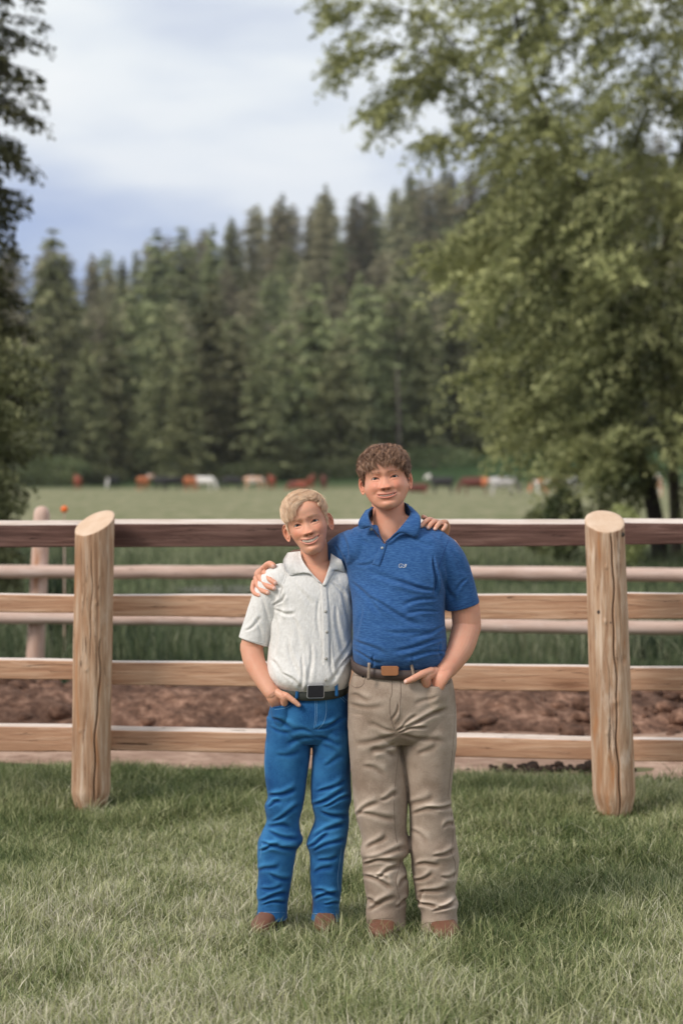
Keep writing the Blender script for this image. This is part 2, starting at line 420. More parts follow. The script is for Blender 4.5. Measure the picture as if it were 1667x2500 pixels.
GP = [s2l(84, 100, 58), s2l(120, 133, 82), s2l(162, 166, 116), s2l(196, 195, 152), s2l(216, 213, 182), s2l(226, 218, 196)]
def lawn():
    def dens(x, y):
        inview = np.abs(x) < .19 * y + .35
        return np.where(inview, 1.0, .30) * np.clip((10.85 - .15 * x + edge_y(x, 0) - y) / .25, 0, 1)
    def hm(x, y):
        v = np.stack([x, y, x * 0], 1)
        near_post = np.minimum(np.hypot(x + 1.19, y - 9.4), np.hypot(x - 1.28, y - 9.3))
        return (.5 + .5 * np.clip((near_post - .12) / .25, 0, 1)) * np.clip(1.0 + .45 * vnoise(v, 1.6, 21, 2) + .3 * vnoise(v, 6, 22, 1), .45, 1.8) * (1 + .35 * np.clip((y - 8.8) / 1, 0, 1)) * (.45 + .55 * np.clip((10.8 - .15 * x - y) / .6, 0, 1))
    V, Q, T, n, m, x, y = blades(600000, (-3.4, 3.4), (4.9, 11.3), .034, .098, .0044, 31, bend=.95, dens=dens, hmod=hm, lean=.35)
    v = np.stack([x, y, x * 0], 1)
    patch = .52 + .52 * vnoise(v * [1, .55, 1], 1.3, 47, 3) + .25 * vnoise(v, 4.5, 42, 2) + .20 * np.clip((7.6 - y) / 1.8, -1.3, 1)
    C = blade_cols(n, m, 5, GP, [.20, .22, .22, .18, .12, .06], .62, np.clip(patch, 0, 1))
    tag(npmesh('grass', V, [Q, T], M_grass, col=C), 'short pale green lawn grass under the boys and fence', 'grass', kind='stuff')
    # tufts of longer blades
    r = np.random.default_rng(77); parts = []
    tv = []; tc = []; 
    for k in range(300):
        y0 = 6.0 + 4.7 * r.random() ** .7; x0 = (r.random() * 2 - 1) * (.18 * y0 + .4)
        if k < 26: y0 = 9.62 + .14 * r.random(); x0 = (-1.21 if k % 2 else 1.28) + .3 * (r.random() - .5)
        nb = int(14 + 20 * r.random()); s = .02 + .035 * r.random()
        V, Q, T, n, m, x, y = blades(nb, (x0 - s, x0 + s), (y0 - s, y0 + s), .05, .105 + .03 * (y0 > 9), .0042, 1000 + k, bend=.9, lean=.5)
        parts.append((V, [Q, T])); pal = GP[1:5] if r.random() > .3 else GP[0:4]
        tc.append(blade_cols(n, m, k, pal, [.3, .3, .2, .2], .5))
    V, Fs = joinparts(parts)
    tag(npmesh('grass_tufts', V, Fs, M_grass, col=np.vstack(tc)), 'longer tufts of grass scattered over the lawn', 'grass', kind='stuff')
lawn()

def rough_grass():
    def dens(x, y): return np.where(np.abs(x) < .2 * y + 1, 1, .25)
    pal = [s2l(50, 64, 44), s2l(82, 96, 66), s2l(118, 126, 94), s2l(152, 154, 124)]
    parts = []; cs = []
    for k, (n, yr, h0, h1, w) in enumerate([(26000, (13.95, 16.5), .06, .26, .008), (26000, (16.5, 24), .15, .50, .012), (15000, (24, 44), .12, .42, .020)]):
        def hm(x, y):
            v = np.stack([x, y * .6, x * 0], 1); return np.clip(.75 + .8 * vnoise(v, .55, 60 + k, 3), .2, 1.7)
        V, Q, T, n, m, x, y = blades(n, (-.26 * yr[1], .26 * yr[1]), yr, h0, h1, w, 90 + k, bend=.5, dens=dens, seg=2, hmod=hm, lean=.25)
        v = np.stack([x, y * .5, x * 0], 1); pt = np.clip(.45 + .7 * vnoise(v, .45, 71, 3) + (.30 if k == 1 else .08 if k == 2 else 0), 0, 1)
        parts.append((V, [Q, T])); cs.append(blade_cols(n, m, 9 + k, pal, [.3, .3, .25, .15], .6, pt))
    V, Fs = joinparts(parts)
    tag(npmesh('tall_grass', V, Fs, M_grass, col=np.vstack(cs)), 'tall dark green rough grass beyond the log fence', 'tall grass', kind='stuff')
rough_grass()
M_water = newmat('pond_water'); M_water[2].inputs['Base Color'].default_value = (.30, .28, .24, 1); M_water[2].inputs['Roughness'].default_value = .15; M_water = M_water[0]
def pond(px0, px1, py, D0, D1):
    a = np.linspace(0, 2 * math.pi, 40, endpoint=False)
    c0, c1 = P(px0, py, (D0 + D1) / 2)[0], P(px1, py, (D0 + D1) / 2)[0]
    V = np.stack([(c0 + c1) / 2 + (c1 - c0) / 2 * np.cos(a) * (1 + .1 * np.sin(3 * a)), (D0 + D1) / 2 + (D1 - D0) / 2 * np.sin(a), a * 0 + .03], 1)
    return V, np.arange(40)[None]
V, Fs = pond(430, 700, 1443, 26.4, 28.2)
tag(npmesh('pond', V, Fs, M_water), 'pale strip of standing water in the rough grass', 'water', kind='structure')
# ================================================================== fences
def wood_mat(name, c1, c2, c3, axis='X', rings=False, tint=0, grain=1.0, knots=True, spec=.2, bs=.5):
    m, t, b = newmat(name)
    tc = t.add('ShaderNodeTexCoord').outputs['Object']
    oi = t.add('ShaderNodeObjectInfo').outputs['Random']
    off = t.add('ShaderNodeCombineXYZ', X=t.math('MULTIPLY', oi, 37), Y=t.math('MULTIPLY', oi, 11), Z=t.math('MULTIPLY', oi, 23)).outputs[0]
    v = t.add('ShaderNodeVectorMath', {'operation': 'ADD'}, i0=tc, i1=off).outputs[0]
    s = {'X': (.6, 9, 12), 'Z': (9, 9, .7)}[axis]
    s = tuple(k * grain for k in s)
    n = t.noise(t.mapping(v, scale=s), 5, 5, .62, .6)
    n2 = t.noise(t.mapping(v, scale=tuple(k * .22 + .3 for k in s)), 4, 3, .5)
    c = t.ramp(n, [(.28, c1), (.5, c2), (.72, c3)])
    c = t.mix(t.ramp(n2, [(.45, 0.0), (.75, .55)]), c, c1)
    if knots:
        vo = t.add('ShaderNodeTexVoronoi', {'feature': 'F1'}, Vector=t.mapping(v, scale={'X': (1.6, 3, 7), 'Z': (5, 5, 2.6)}[axis]), Scale=1.0).outputs['Distance']
        c = t.mix(t.ramp(vo, [(.09, .92), (.15, 0.0)]), c, tuple(k * .35 for k in c1))
        c = t.mix(t.ramp(vo, [(.13, .65), (.36, 0.0)]), c, c1)
    n4 = t.noise(t.mapping(v, scale=tuple(k * 1.3 + .2 for k in s)), 3, 6, .75, 1.2)
    c = t.mix(t.ramp(n4, [(.34, .85), (.385, 0.0)]), c, tuple(k * .30 for k in c1))                 # drying cracks
    n5 = t.noise(t.mapping(v, scale=tuple(k * .35 + .2 for k in s)), 5, 4, .65, .8)
    c = t.mix(t.ramp(n5, [(.56, 0.0), (.70, .55)]), c, tuple(min(1, k * q) for k, q in zip(c3, (1.08, 1.12, 1.18))))   # bleached patches
    if axis == 'Z': c = t.mix(t.ramp(n5, [(.30, .7), (.42, 0.0)]), c, s2l(170, 116, 74))              # bark stain
    n = t.math('ADD', n, t.ramp(n4, [(.34, -.0), (.385, .6)]))
    t.set(b.inputs['Base Color'], c); b.inputs['Roughness'].default_value = .75; b.inputs['Specular IOR Level'].default_value = spec
    bump(t, b, n, bs, .006); return m

M_post = wood_mat('peeled_post_wood', s2l(142, 106, 80), s2l(182, 148, 120), s2l(216, 194, 172), 'Z', grain=1.0, bs=.9)
M_endgrain, t, b = newmat('sawn_end_grain')
tc = t.add('ShaderNodeTexCoord').outputs['Object']
sp = t.add('ShaderNodeSeparateXYZ', Vector=tc)
rr = t.math('SQRT', t.math('ADD', t.math('POWER', sp.outputs[0], 2), t.math('POWER', sp.outputs[1], 2)))
n = t.noise(tc, 14, 3, .5)
wv = t.math('SINE', t.math('MULTIPLY', t.math('ADD', rr, t.math('MULTIPLY', n, .02)), 620))
c = t.ramp(wv, [(0.0, s2l(206, 178, 152)), (1.0, s2l(188, 156, 128))])
c = t.mix(t.ramp(n, [(.4, 0.0), (.7, .6)]), c, s2l(216, 194, 172))
t.set(b.inputs['Base Color'], c); b.inputs['Roughness'].default_value = .8; bump(t, b, n, .3, .004)
M_rail = wood_mat('plank_wood', s2l(160, 118, 92), s2l(196, 154, 124), s2l(216, 180, 152), 'X', bs=.8)
M_railtop = wood_mat('brown_stained_plank', s2l(74, 52, 46), s2l(106, 78, 70), s2l(134, 104, 94), 'X', bs=.8)
M_edge = wood_mat('pale_edge', s2l(190, 172, 158), s2l(214, 200, 190), s2l(228, 218, 210), 'X', knots=False)
M_log = wood_mat('pale_log_wood', s2l(170, 142, 128), s2l(198, 172, 158), s2l(216, 196, 184), 'X', knots=False, grain=.6)
M_logpost = wood_mat('pale_log_post', s2l(176, 142, 126), s2l(204, 174, 158), s2l(220, 198, 184), 'Z', knots=False, grain=.6)

fence = bpy.data.objects.new('plank_fence', None); link(fence); fence.location = (0, 9.7, 0)
tag(fence, 'plank fence behind the boys with two thick peeled posts', 'fence')

def make_post(name, base, top, rb, rt, cutv, cracks, tipz, parent, knots=()):
    """thick peeled log; base/top world points of the axis; cutv slope (dx, dy) of the sawn top; tapered foot"""
    nz, na = 200, 220
    base = np.array(base); top = np.array(top); ax = top - base
    a = np.linspace(0, 2 * math.pi, na, endpoint=False); zs = np.linspace(-.06, 1, nz)
    A, Z = np.meshgrid(a, zs)
    r = rb + (rt - rb) * Z
    r = r * (1 - .30 * np.clip((tipz - Z * ax[2]) / tipz, 0, 1) ** 1.4)
    pv = np.stack([np.cos(A).ravel(), np.sin(A).ravel(), Z.ravel() * 1.2], 1)
    r = r + (.0045 * vnoise(pv * [1, 1, 1.2], 1.6, 5, 2) + .0022 * vnoise(pv * [3, 3, 1.0], 3, 6, 2)).reshape(r.shape)
    for (kz, ka, ks, kh) in knots:
        da = (A - ka + math.pi) % (2 * math.pi) - math.pi
        r = r + kh * np.exp(-((da * .1 / ks) ** 2 + ((Z - kz) * 1.4 / ks) ** 2))
    gro = np.zeros_like(r)
    for (z0, a0, z1, a1, w, d) in cracks:
        t_ = np.clip((Z - z0) / (z1 - z0), 0, 1); ac = a0 + (a1 - a0) * t_ + .05 * np.sin(Z * 17) + .03 * np.sin(Z * 41)
        da = (A - ac + math.pi) % (2 * math.pi) - math.pi
        msk = np.clip((Z - z0) / .04, 0, 1) * np.clip((z1 - Z) / .04, 0, 1)
        g = np.exp(-(da / w) ** 2) * msk; r = r - d * g; gro = np.maximum(gro, g)
    X = base[0] + ax[0] * Z + r * np.cos(A); Y = base[1] + ax[1] * Z + r * np.sin(A); ZZ = base[2] + ax[2] * Z
    # saw the top at a slant
    zc = top[2] + cutv[0] * (X - top[0]) + cutv[1] * (Y - top[1])
    ZZ = np.where(Z > .5, base[2] + (ZZ - base[2]) * 1.0, ZZ)
    sc_ = (zc - base[2]) / ax[2]
    ZZ = base[2] + ax[2] * Z * np.where(Z > 0, sc_, 1)
    V = np.stack([X.ravel(), Y.ravel(), ZZ.ravel()], 1)
    i = np.arange(nz - 1)[:, None] * na; j = np.arange(na)[None]; j2 = (j + 1) % na
    Q = np.stack([i + j, i + j2, i + na + j2, i + na + j], -1).reshape(-1, 4)
    # sawn face: concentric rings shrinking to the middle
    last = V[(nz - 1) * na:]; c = last.mean(0); caps = []; nr = 10
    for k in range(1, nr + 1):
        f = 1 - k / nr * .98 ; q = c + (last - c) * f; q[:, 2] += .0012 * min(k, 2) + .001 * vnoise(q, 30, 3); caps.append(q)
    V2 = np.vstack([V] + caps)
    i = (nz - 1 + np.arange(nr)[:, None]) * na
    Q2 = np.stack([i + j, i + j2, i + na + j2, i + na + j], -1).reshape(-1, 4)
    pole = np.arange(na) + (nz - 1 + nr) * na
    nq = len(Q)
    o = npmesh(name, V2, [np.vstack([Q, Q2]), pole[None]], [M_post, M_endgrain], midx=np.r_[np.zeros(nq), np.ones(len(Q2) + 1)], loc=tuple(base), smooth=True)
    wl = o.location.copy(); o.parent = parent; o.location = wl - parent.location
    o.data.attributes.new('dummy', 'FLOAT', 'POINT')
    return o

DL, DR = 9.50, 9.36
pl = make_post('post', P(222, 1980, DL), P(232, 1277, DL), .0905, .0945, (.36, .52), [(.03, 4.95, .62, 5.25, .035, .03), (.55, 4.75, .96, 4.68, .018, .010), (.62, 4.3, .9, 4.35, .02, .005)], .10, fence,
          knots=[(.52, 4.5, .012, .004), (.3, 4.2, .01, .004), (.75, 5.0, .012, .004)])
pr = make_post('post', P(1500, 1992, DR), P(1475, 1273, DR), .099, .0925, (.0, .54), [(.0, 4.82, 1.0, 4.93, .032, .035), (.15, 4.55, .6, 4.5, .015, .008), (.5, 5.2, .75, 5.3, .02, .006)], .12, fence,
          knots=[(.41, 4.87, .014, .006), (.69, 4.45, .01, .005), (.88, 4.6, .008, .004), (.3, 4.35, .009, .004), (.55, 5.4, .02, -.005), (.2, 5.6, .015, .004)])
pl['label'] = 'leaning post with a slanted sawn top and orange bark streaks'; pr['label'] = 'thicker post with a long dark crack'
# dark knot on the right post, bolt heads
M_knot = newmat('dark_knot'); M_knot[2].inputs['Base Color'].default_value = (.05, .035, .025, 1); M_knot[2].inputs['Roughness'].default_value = .8; M_knot = M_knot[0]
M_steel = newmat('nail_steel'); M_steel[2].inputs['Base Color'].default_value = (.35, .32, .3, 1); M_steel[2].inputs['Metallic'].default_value = .7; M_steel[2].inputs['Roughness'].default_value = .45; M_steel = M_steel[0]
def on_surface(o, px, py, r, mat, name, parent, squash=.4):
    bvh = BVHTree.FromObject(o, bpy.context.evaluated_depsgraph_get())
    mw = o.matrix_world
    loc0 = Vector((0, 0, CAMH)); d = Vector(P(px, py, 10)) - loc0
    inv = (o.parent.matrix_basis @ o.matrix_basis).inverted() if o.parent else o.matrix_basis.inverted()
    h = bvh.ray_cast(inv @ loc0, (inv.to_3x3() @ d).normalized())
    if h[0] is None: return
    v, f = ball((0, 0, 0), (r, r * squash, r), 8)
    return npmesh(name, v + np.array(h[0]), f, mat, parent=o)
bpy.context.view_layer.update()
for (px, py, r, m_, n_) in [(1518, 1305, .012, M_knot, 'knot'), (1461, 1494, .009, M_knot, 'knot'), (1490, 1520, .004, M_knot, 'knot')]:
    on_surface(pr, px, py, r, m_, n_, pr, .5)

def rail(name, x0, t0, b0, x1, t1, b1, D, mat, parent, thick=.045, top=.012, seed=0, bow=0.0):
    """plank between photo columns x0..x1; top/bottom edges given at both ends; eased top edge in pale wood"""
    n = 90; r = random.Random(seed)
    s = np.linspace(0, 1, n)
    prof = []
    px = x0 + (x1 - x0) * s; T = t0 + (t1 - t0) * s; B = b0 + (b1 - b0) * s
    X = (px - CX) / F * D; zt = CAMH - (T - HY) / F * D; zb = CAMH - (B - HY) / F * D
    w1 = vnoise(np.stack([X, X * 0 + seed * 7.7, X * 0], 1), 1.7, 8, 3) * .006; w2 = vnoise(np.stack([X, X * 0 + seed * 3.1 + 5, X * 0], 1), 1.3, 8, 3) * .007
    w3 = vnoise(np.stack([X, X * 0 + seed * 3.1 + 9, X * 0], 1), .8, 8, 2) * .012
    zt = zt + w1; zb = zb + w2
    R = []
    e = .004
    sec = [(0, 0, 0), (1, 0, 0)]
    for k in range(n):
        y = D + w3[k]; a, b = zt[k] - top, zb[k]
        h = a - b
        R.append([(X[k], y + e, b), (X[k], y, b + e), (X[k], y - .001, b + h * .33), (X[k], y - .001, b + h * .66), (X[k], y, a - e), (X[k], y + .003, a),
                  (X[k], y + thick * .45, a + top), (X[k], y + thick - e, a + top), (X[k], y + thick, a + top - e), (X[k], y + thick, b + e), (X[k], y + thick - e, b)])
    R = np.array(R); k, m, _ = R.shape
    V, Fs = rings_to_mesh(R)
    mi = np.zeros(len(Fs[0])); col = np.tile(np.arange(m), k - 1); mi[(col == 5) | (col == 6)] = 1
    o = npmesh(name, V, Fs, [mat, M_edge], midx=np.r_[mi, np.zeros(len(Fs[1]))], loc=tuple(V.mean(0)), smooth=False)
    wl = o.location.copy(); o.parent = parent; o.location = wl - parent.location
    return o
DB = 9.64
rails = [
 (-700, 1279, 1338, 226, 1269, 1334, M_railtop, .022), (-700, 1440, 1488, 226, 1451, 1496, M_rail, .006), (-700, 1600, 1650, 226, 1610, 1662, M_rail, .008), (-700, 1765, 1830, 226, 1771, 1836, M_rail, .012),
 (232, 1267, 1335, 1478, 1268, 1333, M_railtop, .022), (232, 1451, 1506, 1478, 1450, 1512, M_rail, .006), (232, 1612, 1670, 1478, 1626, 1690, M_rail, .006), (232, 1772, 1833, 1478, 1801, 1855, M_rail, .016),
 (1484, 1267, 1331, 3400, 1258, 1318, M_railtop, .022), (1484, 1448, 1512, 3400, 1444, 1500, M_rail, .004), (1484, 1628, 1686, 3400, 1640, 1684, M_rail, .006), (1484, 1803, 1859, 3400, 1820, 1878, M_rail, .008)]
for k, (x0, t0, b0, x1, t1, b1, m_, tp) in enumerate(rails):
    o = rail('rail', x0, t0, b0, x1, t1, b1, DB + .001 * (k % 3), m_, fence, top=tp, seed=k + 1)
    if m_ is M_railtop: o['label'] = 'dark brown stained top rail with a pale upper edge'
# pole fence behind
f2 = bpy.data.objects.new('log_fence', None); link(f2); f2.location = (0, 14.8, 0)
tag(f2, 'second fence of thin round pale poles beyond the earth bank', 'fence')
def log(name, pts, rads, mat, parent, seed=0):
    v, fs = tube(pts, rads, n=20, sub=24)
    v = v + vnoise(v, 5, seed, 2)[:, None] * .006 * np.array([0, 1, 1])
    c = v.mean(0); o = npmesh(name, v, fs, mat, loc=tuple(c)); wl = o.location.copy(); o.parent = parent; o.location = wl - parent.location; return o
D2 = 14.8
log('rail', [P(-900, 1385, D2), P(95, 1396, D2), P(560, 1397, D2), P(1000, 1399, D2)], [.05, .049, .048, .044], M_log, f2, 1)
log('rail', [P(985, 1396, D2 + .09), P(1300, 1400, D2), P(1667, 1404, D2), P(2500, 1412, D2)], [.047, .051, .052, .05], M_log, f2, 2)
log('rail', [P(-900, 1498, D2), P(95, 1509, D2), P(560, 1516, D2), P(1000, 1524, D2)], [.05, .046, .038, .04], M_log, f2, 3)
log('rail', [P(985, 1522, D2 + .09), P(1300, 1530, D2), P(1667, 1533, D2), P(2500, 1540, D2)], [.045, .051, .052, .05], M_log, f2, 4)
def log_post(px, py, tpx, tpy, r, seed):
    log('post', [P(px, py, D2 + .11), P((px + tpx) / 2, (py + tpy) / 2, D2 + .11), P(tpx, tpy, D2 + .11)], [r * 1.05, r, r * .92], M_logpost, f2, seed)
log_post(83, 1695, 103, 1254, .066, 5); log_post(945, 1690, 945, 1262, .06, 6); log_post(1850, 1690, 1845, 1262, .062, 7)
# orange marker on a thin stake, in weeds beyond the fences
M_orange = newmat('orange_plastic'); M_orange[2].inputs['Base Color'].default_value = (.85, .16, .02, 1); M_orange[2].inputs['Roughness'].default_value = .4; M_orange = M_orange[0]
mk = bpy.data.objects.new('marker', None); link(mk); DM = 17.5; b0 = P(158, 1160, DM); b0[2] = 0; mk.location = tuple(b0)
tag(mk, 'small orange marker disc on a thin stake above the left rails', 'marker')
zc = P(158, 1243, DM)[2]
v, f = tube([(0, 0, -.05), (0, 0, zc * .5), (.0, 0, zc)], [.007, .006, .005], n=8, sub=3); npmesh('stake', v, f, M_logpost, parent=mk)
v, f = tube([(0, -.012, zc), (0, .006, zc)], [.030, .030], n=28, sub=2, caps=(False, False)); npmesh('disc', v, f, M_orange, parent=mk)

# weeds standing taller than the rails at the left
def weed(name, px, py_top, D, label, seed, n=70, spread=.10):
    b = P(px, 0, D); b[2] = 0; h = P(px, py_top, D)[2]
    V, Q, T, nn, m, x, y = blades(n, (-spread, spread), (-spread, spread), h * .55, h, .016, seed, bend=.25, seg=3, zf=lambda x, y: x * 0, lean=.08)
    C = blade_cols(nn, m, seed, [s2l(34, 48, 34), s2l(54, 68, 46), s2l(84, 92, 62)], [.4, .4, .2], .7)
    o = npmesh(name, V, [Q, T], M_grass, col=C); o.location = tuple(b); tag(o, label, 'weed', 'weeds beyond the log fence'); return o
weed('weed', 120, 1222, 19, 'dark tall weed left of the orange marker', 501)
weed('weed', 207, 1222, 19.5, 'dark tall weed between the orange marker and the left post', 502)
weed('weed', 140, 1262, 18.2, 'shorter weed at the foot of the orange marker', 503, 60)
weed('weed', 1300, 1360, 30, 'dark clump of weeds seen below the top rail right of the taller boy', 504, 260, .55)
weed('weed', 1200, 1372, 31, 'lower dark clump of weeds beside the taller boy', 505, 200, .45)
weed('weed', 1625, 1530, 17.5, 'dark leafy weed right of the cracked post', 506, 420, .30)
# ================================================================== trees
def kites(c, d, s, w, r, droop=0.0):
    """leaf-like quads: centre c (n,3), direction d (n,3), length s (n), width ratio w"""
    n = len(c); d = d / (np.linalg.norm(d, axis=1)[:, None] + 1e-9)
    q = r.normal(size=(n, 3)); side = np.cross(d, q); side /= np.linalg.norm(side, axis=1)[:, None] + 1e-9
    s = s[:, None]
    V = np.stack([c - d * s * .5, c + side * s * w * .5 + d * s * .05, c + d * s * .5, c - side * s * w * .5 + d * s * .05], 1).reshape(-1, 3)
    Q = np.arange(n)[:, None] * 4 + np.arange(4)
    return V, Q

def conifer_mesh(name, H, R0, seed, whorls=34, per=6, fr=26, bare=.08, full=.8):
    """fir/pine crown of drooping branches made of many frond faces + tapered trunk. returns (crown mesh, trunk mesh)"""
    r = np.random.default_rng(seed); C = []; Dr = []; S = []; Cl = []
    asym = r.random() * 6.28
    for i in range(whorls):
        t = (i + r.random() * .6) / whorls; z = H * (bare + (1 - bare) * t)
        L = R0 * ((1 - t) ** full) * (.75 + .5 * r.random()) + .25
        nb = per if t < .85 else 4
        for k in range(nb):
            if r.random() < .12: continue
            a = r.random() * 6.283; l = L * (.65 + .6 * r.random()) * (1 + .15 * math.cos(a - asym))
            up = .35 * t - .22; m = max(4, int(fr * (l / R0) ** .8))
            s = np.sort(r.random(m)) ** .75
            hx = np.cos(a + .25 * r.normal()); hy = np.sin(a)
            pz = z + l * (up * s - .30 * s ** 2 + .12 * s ** 4)
            spread = .16 * l * (1 - .5 * s) + .1
            c = np.stack([np.cos(a) * l * s, np.sin(a) * l * s, pz], 1) + r.normal(size=(m, 3)) * spread[:, None] * [1, 1, .45]
            C.append(c); Dr.append(np.stack([np.full(m, np.cos(a)), np.full(m, np.sin(a)), -.5 + r.normal(size=m) * .4], 1) + r.normal(size=(m, 3)) * .45)
            S.append((.40 + .5 * r.random(m)) * (H / 24) ** .7)
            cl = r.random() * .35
            Cl.append(np.clip(.15 + cl + .34 * s + .2 * r.normal(size=m) + .05 * t, 0, 1))  # paler new-growth tips; inner and lower crown shade also put into the colour
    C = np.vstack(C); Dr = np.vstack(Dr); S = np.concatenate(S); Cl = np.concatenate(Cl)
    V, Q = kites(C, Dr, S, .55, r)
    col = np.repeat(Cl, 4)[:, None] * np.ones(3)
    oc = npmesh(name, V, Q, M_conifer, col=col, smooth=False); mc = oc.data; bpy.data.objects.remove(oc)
    v, f = tube([(0, 0, -1), (.1, 0, H * .4), (0, .1, H * .97)], [H * .013, H * .009, .03], n=8, sub=3)
    ot = npmesh('trunk', v, f, M_bark); mt = ot.data; bpy.data.objects.remove(ot)
    return mc, mt

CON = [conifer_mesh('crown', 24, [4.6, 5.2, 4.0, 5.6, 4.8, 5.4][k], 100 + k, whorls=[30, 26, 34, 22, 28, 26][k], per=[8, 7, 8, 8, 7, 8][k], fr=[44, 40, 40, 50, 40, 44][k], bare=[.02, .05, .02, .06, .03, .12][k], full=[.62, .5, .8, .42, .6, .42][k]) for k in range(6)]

PINE = {}
for k_ in (1, 3, 5, 4):
    m_ = CON[k_][0].copy(); m_.materials[0] = M_pine; PINE[k_] = m_

def place_conifer(x, y, h, k, rz, label, group, pine=False):
    mc, mt = CON[k]
    if pine: mc = PINE[k]
    s = h / 24
    e = bpy.data.objects.new('conifer', None); COL.objects.link(e)
    e.location = (x, y, float(ground_h(np.array([x]), np.array([y]))[0]) - .1); e.rotation_euler = (0, 0, rz); w_ = max(h, 17) / 24 * 1.08; e.scale = (w_ * random.uniform(.85, 1.2), w_ * random.uniform(.85, 1.2), s)
    tag(e, label, 'tree', group)
    for nm, me in (('crown', mc), ('trunk', mt)):
        o = bpy.data.objects.new(nm, me); COL.objects.link(o); o.parent = e
    return e

rt = random.Random(11)
def zone(px):
    if px < 330: return 'left'
    if px < 620: return 'centre left'
    if px < 900: return 'middle'
    return 'right'
# front row along the meadow: (photo column, top of tree in photo rows, distance, mesh)
front = [(-60, 700, 262, 0), (20, 760, 258, 1), (85, 850, 250, 2), (150, 690, 268, 3), (215, 830, 252, 0), (275, 760, 262, 5), (330, 700, 275, 1), (400, 740, 256, 3), (455, 835, 250, 2),
         (515, 690, 266, 0), (575, 780, 256, 4), (640, 840, 252, 1), (700, 760, 264, 3), (770, 690, 262, 0), (830, 800, 258, 5), (905, 690, 272, 3), (965, 650, 276, 1), (1035, 740, 274, 2), (1105, 700, 280, 0), (1180, 740, 284, 4), (1260, 700, 286, 1), (1350, 680, 290, 3), (1450, 700, 290, 0), (1560, 680, 294, 2), (1670, 700, 296, 5)]
ORD = ('first second third fourth fifth sixth seventh eighth ninth tenth eleventh twelfth thirteenth fourteenth fifteenth sixteenth seventeenth eighteenth nineteenth twentieth twenty-first twenty-second twenty-third twenty-fourth twenty-fifth').split()
near_lab = {'left': 'front row conifer at the left end of the meadow', 'centre left': 'front row conifer behind the orange brown and white cows',
            'middle': 'front row conifer behind the fair haired boy', 'right': 'front row conifer right of the taller boy\'s head'}
for i, (px, pt, D, k) in enumerate(front):
    x = (px - CX) / F * D; z0 = float(ground_h(np.array([x]), np.array([float(D)]))[0])
    h = CAMH - (pt - HY) / F * D - z0
    place_conifer(x, D, h, k, rt.random() * 6.28, '%s front row conifer from the left along the meadow edge' % ORD[i], 'front row conifers along the meadow')
# slope: rows climbing the hill; the skyline follows the ridge
sky_pts = [(-200, 560), (60, 600), (125, 580), (200, 620), (250, 610), (300, 620), (380, 575), (440, 570), (520, 545), (560, 530), (660, 480), (720, 500), (800, 465), (900, 450), (1000, 430), (1060, 420), (1120, 410), (1300, 360), (1500, 330), (1800, 300)]
sxp, syp = zip(*sky_pts)
cnt = 0
for row, D in enumerate([300, 330, 362, 400, 445, 500, 560]):
    n = 34 if row < 6 else 40
    for i in range(n):
        px = -160 + (2000) * (i + rt.random() * .8) / n
        if px > 1760: continue
        x = (px - CX) / F * D; y = D + rt.uniform(-10, 10)
        z0 = float(ground_h(np.array([x]), np.array([y]))[0])
        sk = np.interp(px, sxp, syp)
        h = rt.uniform(13, 20)
        pt = HY - (z0 + h - CAMH) / y * F
        lim = sk + rt.uniform(-8, 30) if row == 6 or row == 5 else sk + rt.uniform(15, 90)
        if pt < lim or row >= 5: h = CAMH + (HY - lim) / F * y - z0
        if h < 6: continue
        if row >= 5 and px > 1250 and rt.random() < .4: continue
        wd = 'skyline of the ridge' if row >= 5 else ('upper slope of the forested hill' if row >= 3 else 'lower slope of the forested hill')
        grp = 'conifers on the ' + wd
        pine = rt.random() < (.25 if row < 2 else .62)
        place_conifer(x, y, h, rt.choice([1, 3, 5, 4] if pine else [0, 1, 2, 3, 4, 5]), rt.random() * 6.28, ('pale olive pine on the ' if pine else 'dark green conifer on the ') + wd, ('pines on the ' if pine else 'conifers on the ') + wd, pine); cnt += 1
# spires that stand out against the sky
for (px, pt, D, k, lb) in [(128, 553, 300, 2, 'pointed conifer rising above the skyline at far left'), (385, 556, 400, 2, 'thinnest pointed conifer on the left half of the skyline'), (445, 552, 410, 0, 'broader pointed conifer just right of the thinnest skyline spire'),
                           (520, 545, 420, 2, 'dark conifer where the ridge begins to climb'), (690, 470, 520, 2, 'tall conifer on the ridge above the fair haired boy'), (795, 448, 540, 0, 'tall pointed conifer on the ridge left of the broadleaf branch tips'), (1000, 410, 560, 2, 'tallest conifer on the ridge beside the broadleaf tree'), (1085, 405, 570, 0, 'ridge conifer half behind the broadleaf tree')]:
    x = (px - CX) / F * D; z0 = float(ground_h(np.array([x]), np.array([float(D)]))[0])
    place_conifer(x, D, max(8, CAMH - (pt - HY) / F * D - z0), k, rt.random() * 6, lb, 'ridge spires')
# bare grey trunk standing in front of the forest
v, f = tube([(0, 0, -1), (.15, 0, 6), (-.1, 0, 13)], [.30, .24, .14], n=10, sub=4)
o = npmesh('tree_trunk', v, f, M_barkpale); x = (983 - CX) / F * 240; o.location = (x, 262, float(ground_h(np.array([x]), np.array([262.]))[0])); tag(o, 'pale bare trunk standing at the forest edge right of the taller boy', 'tree')

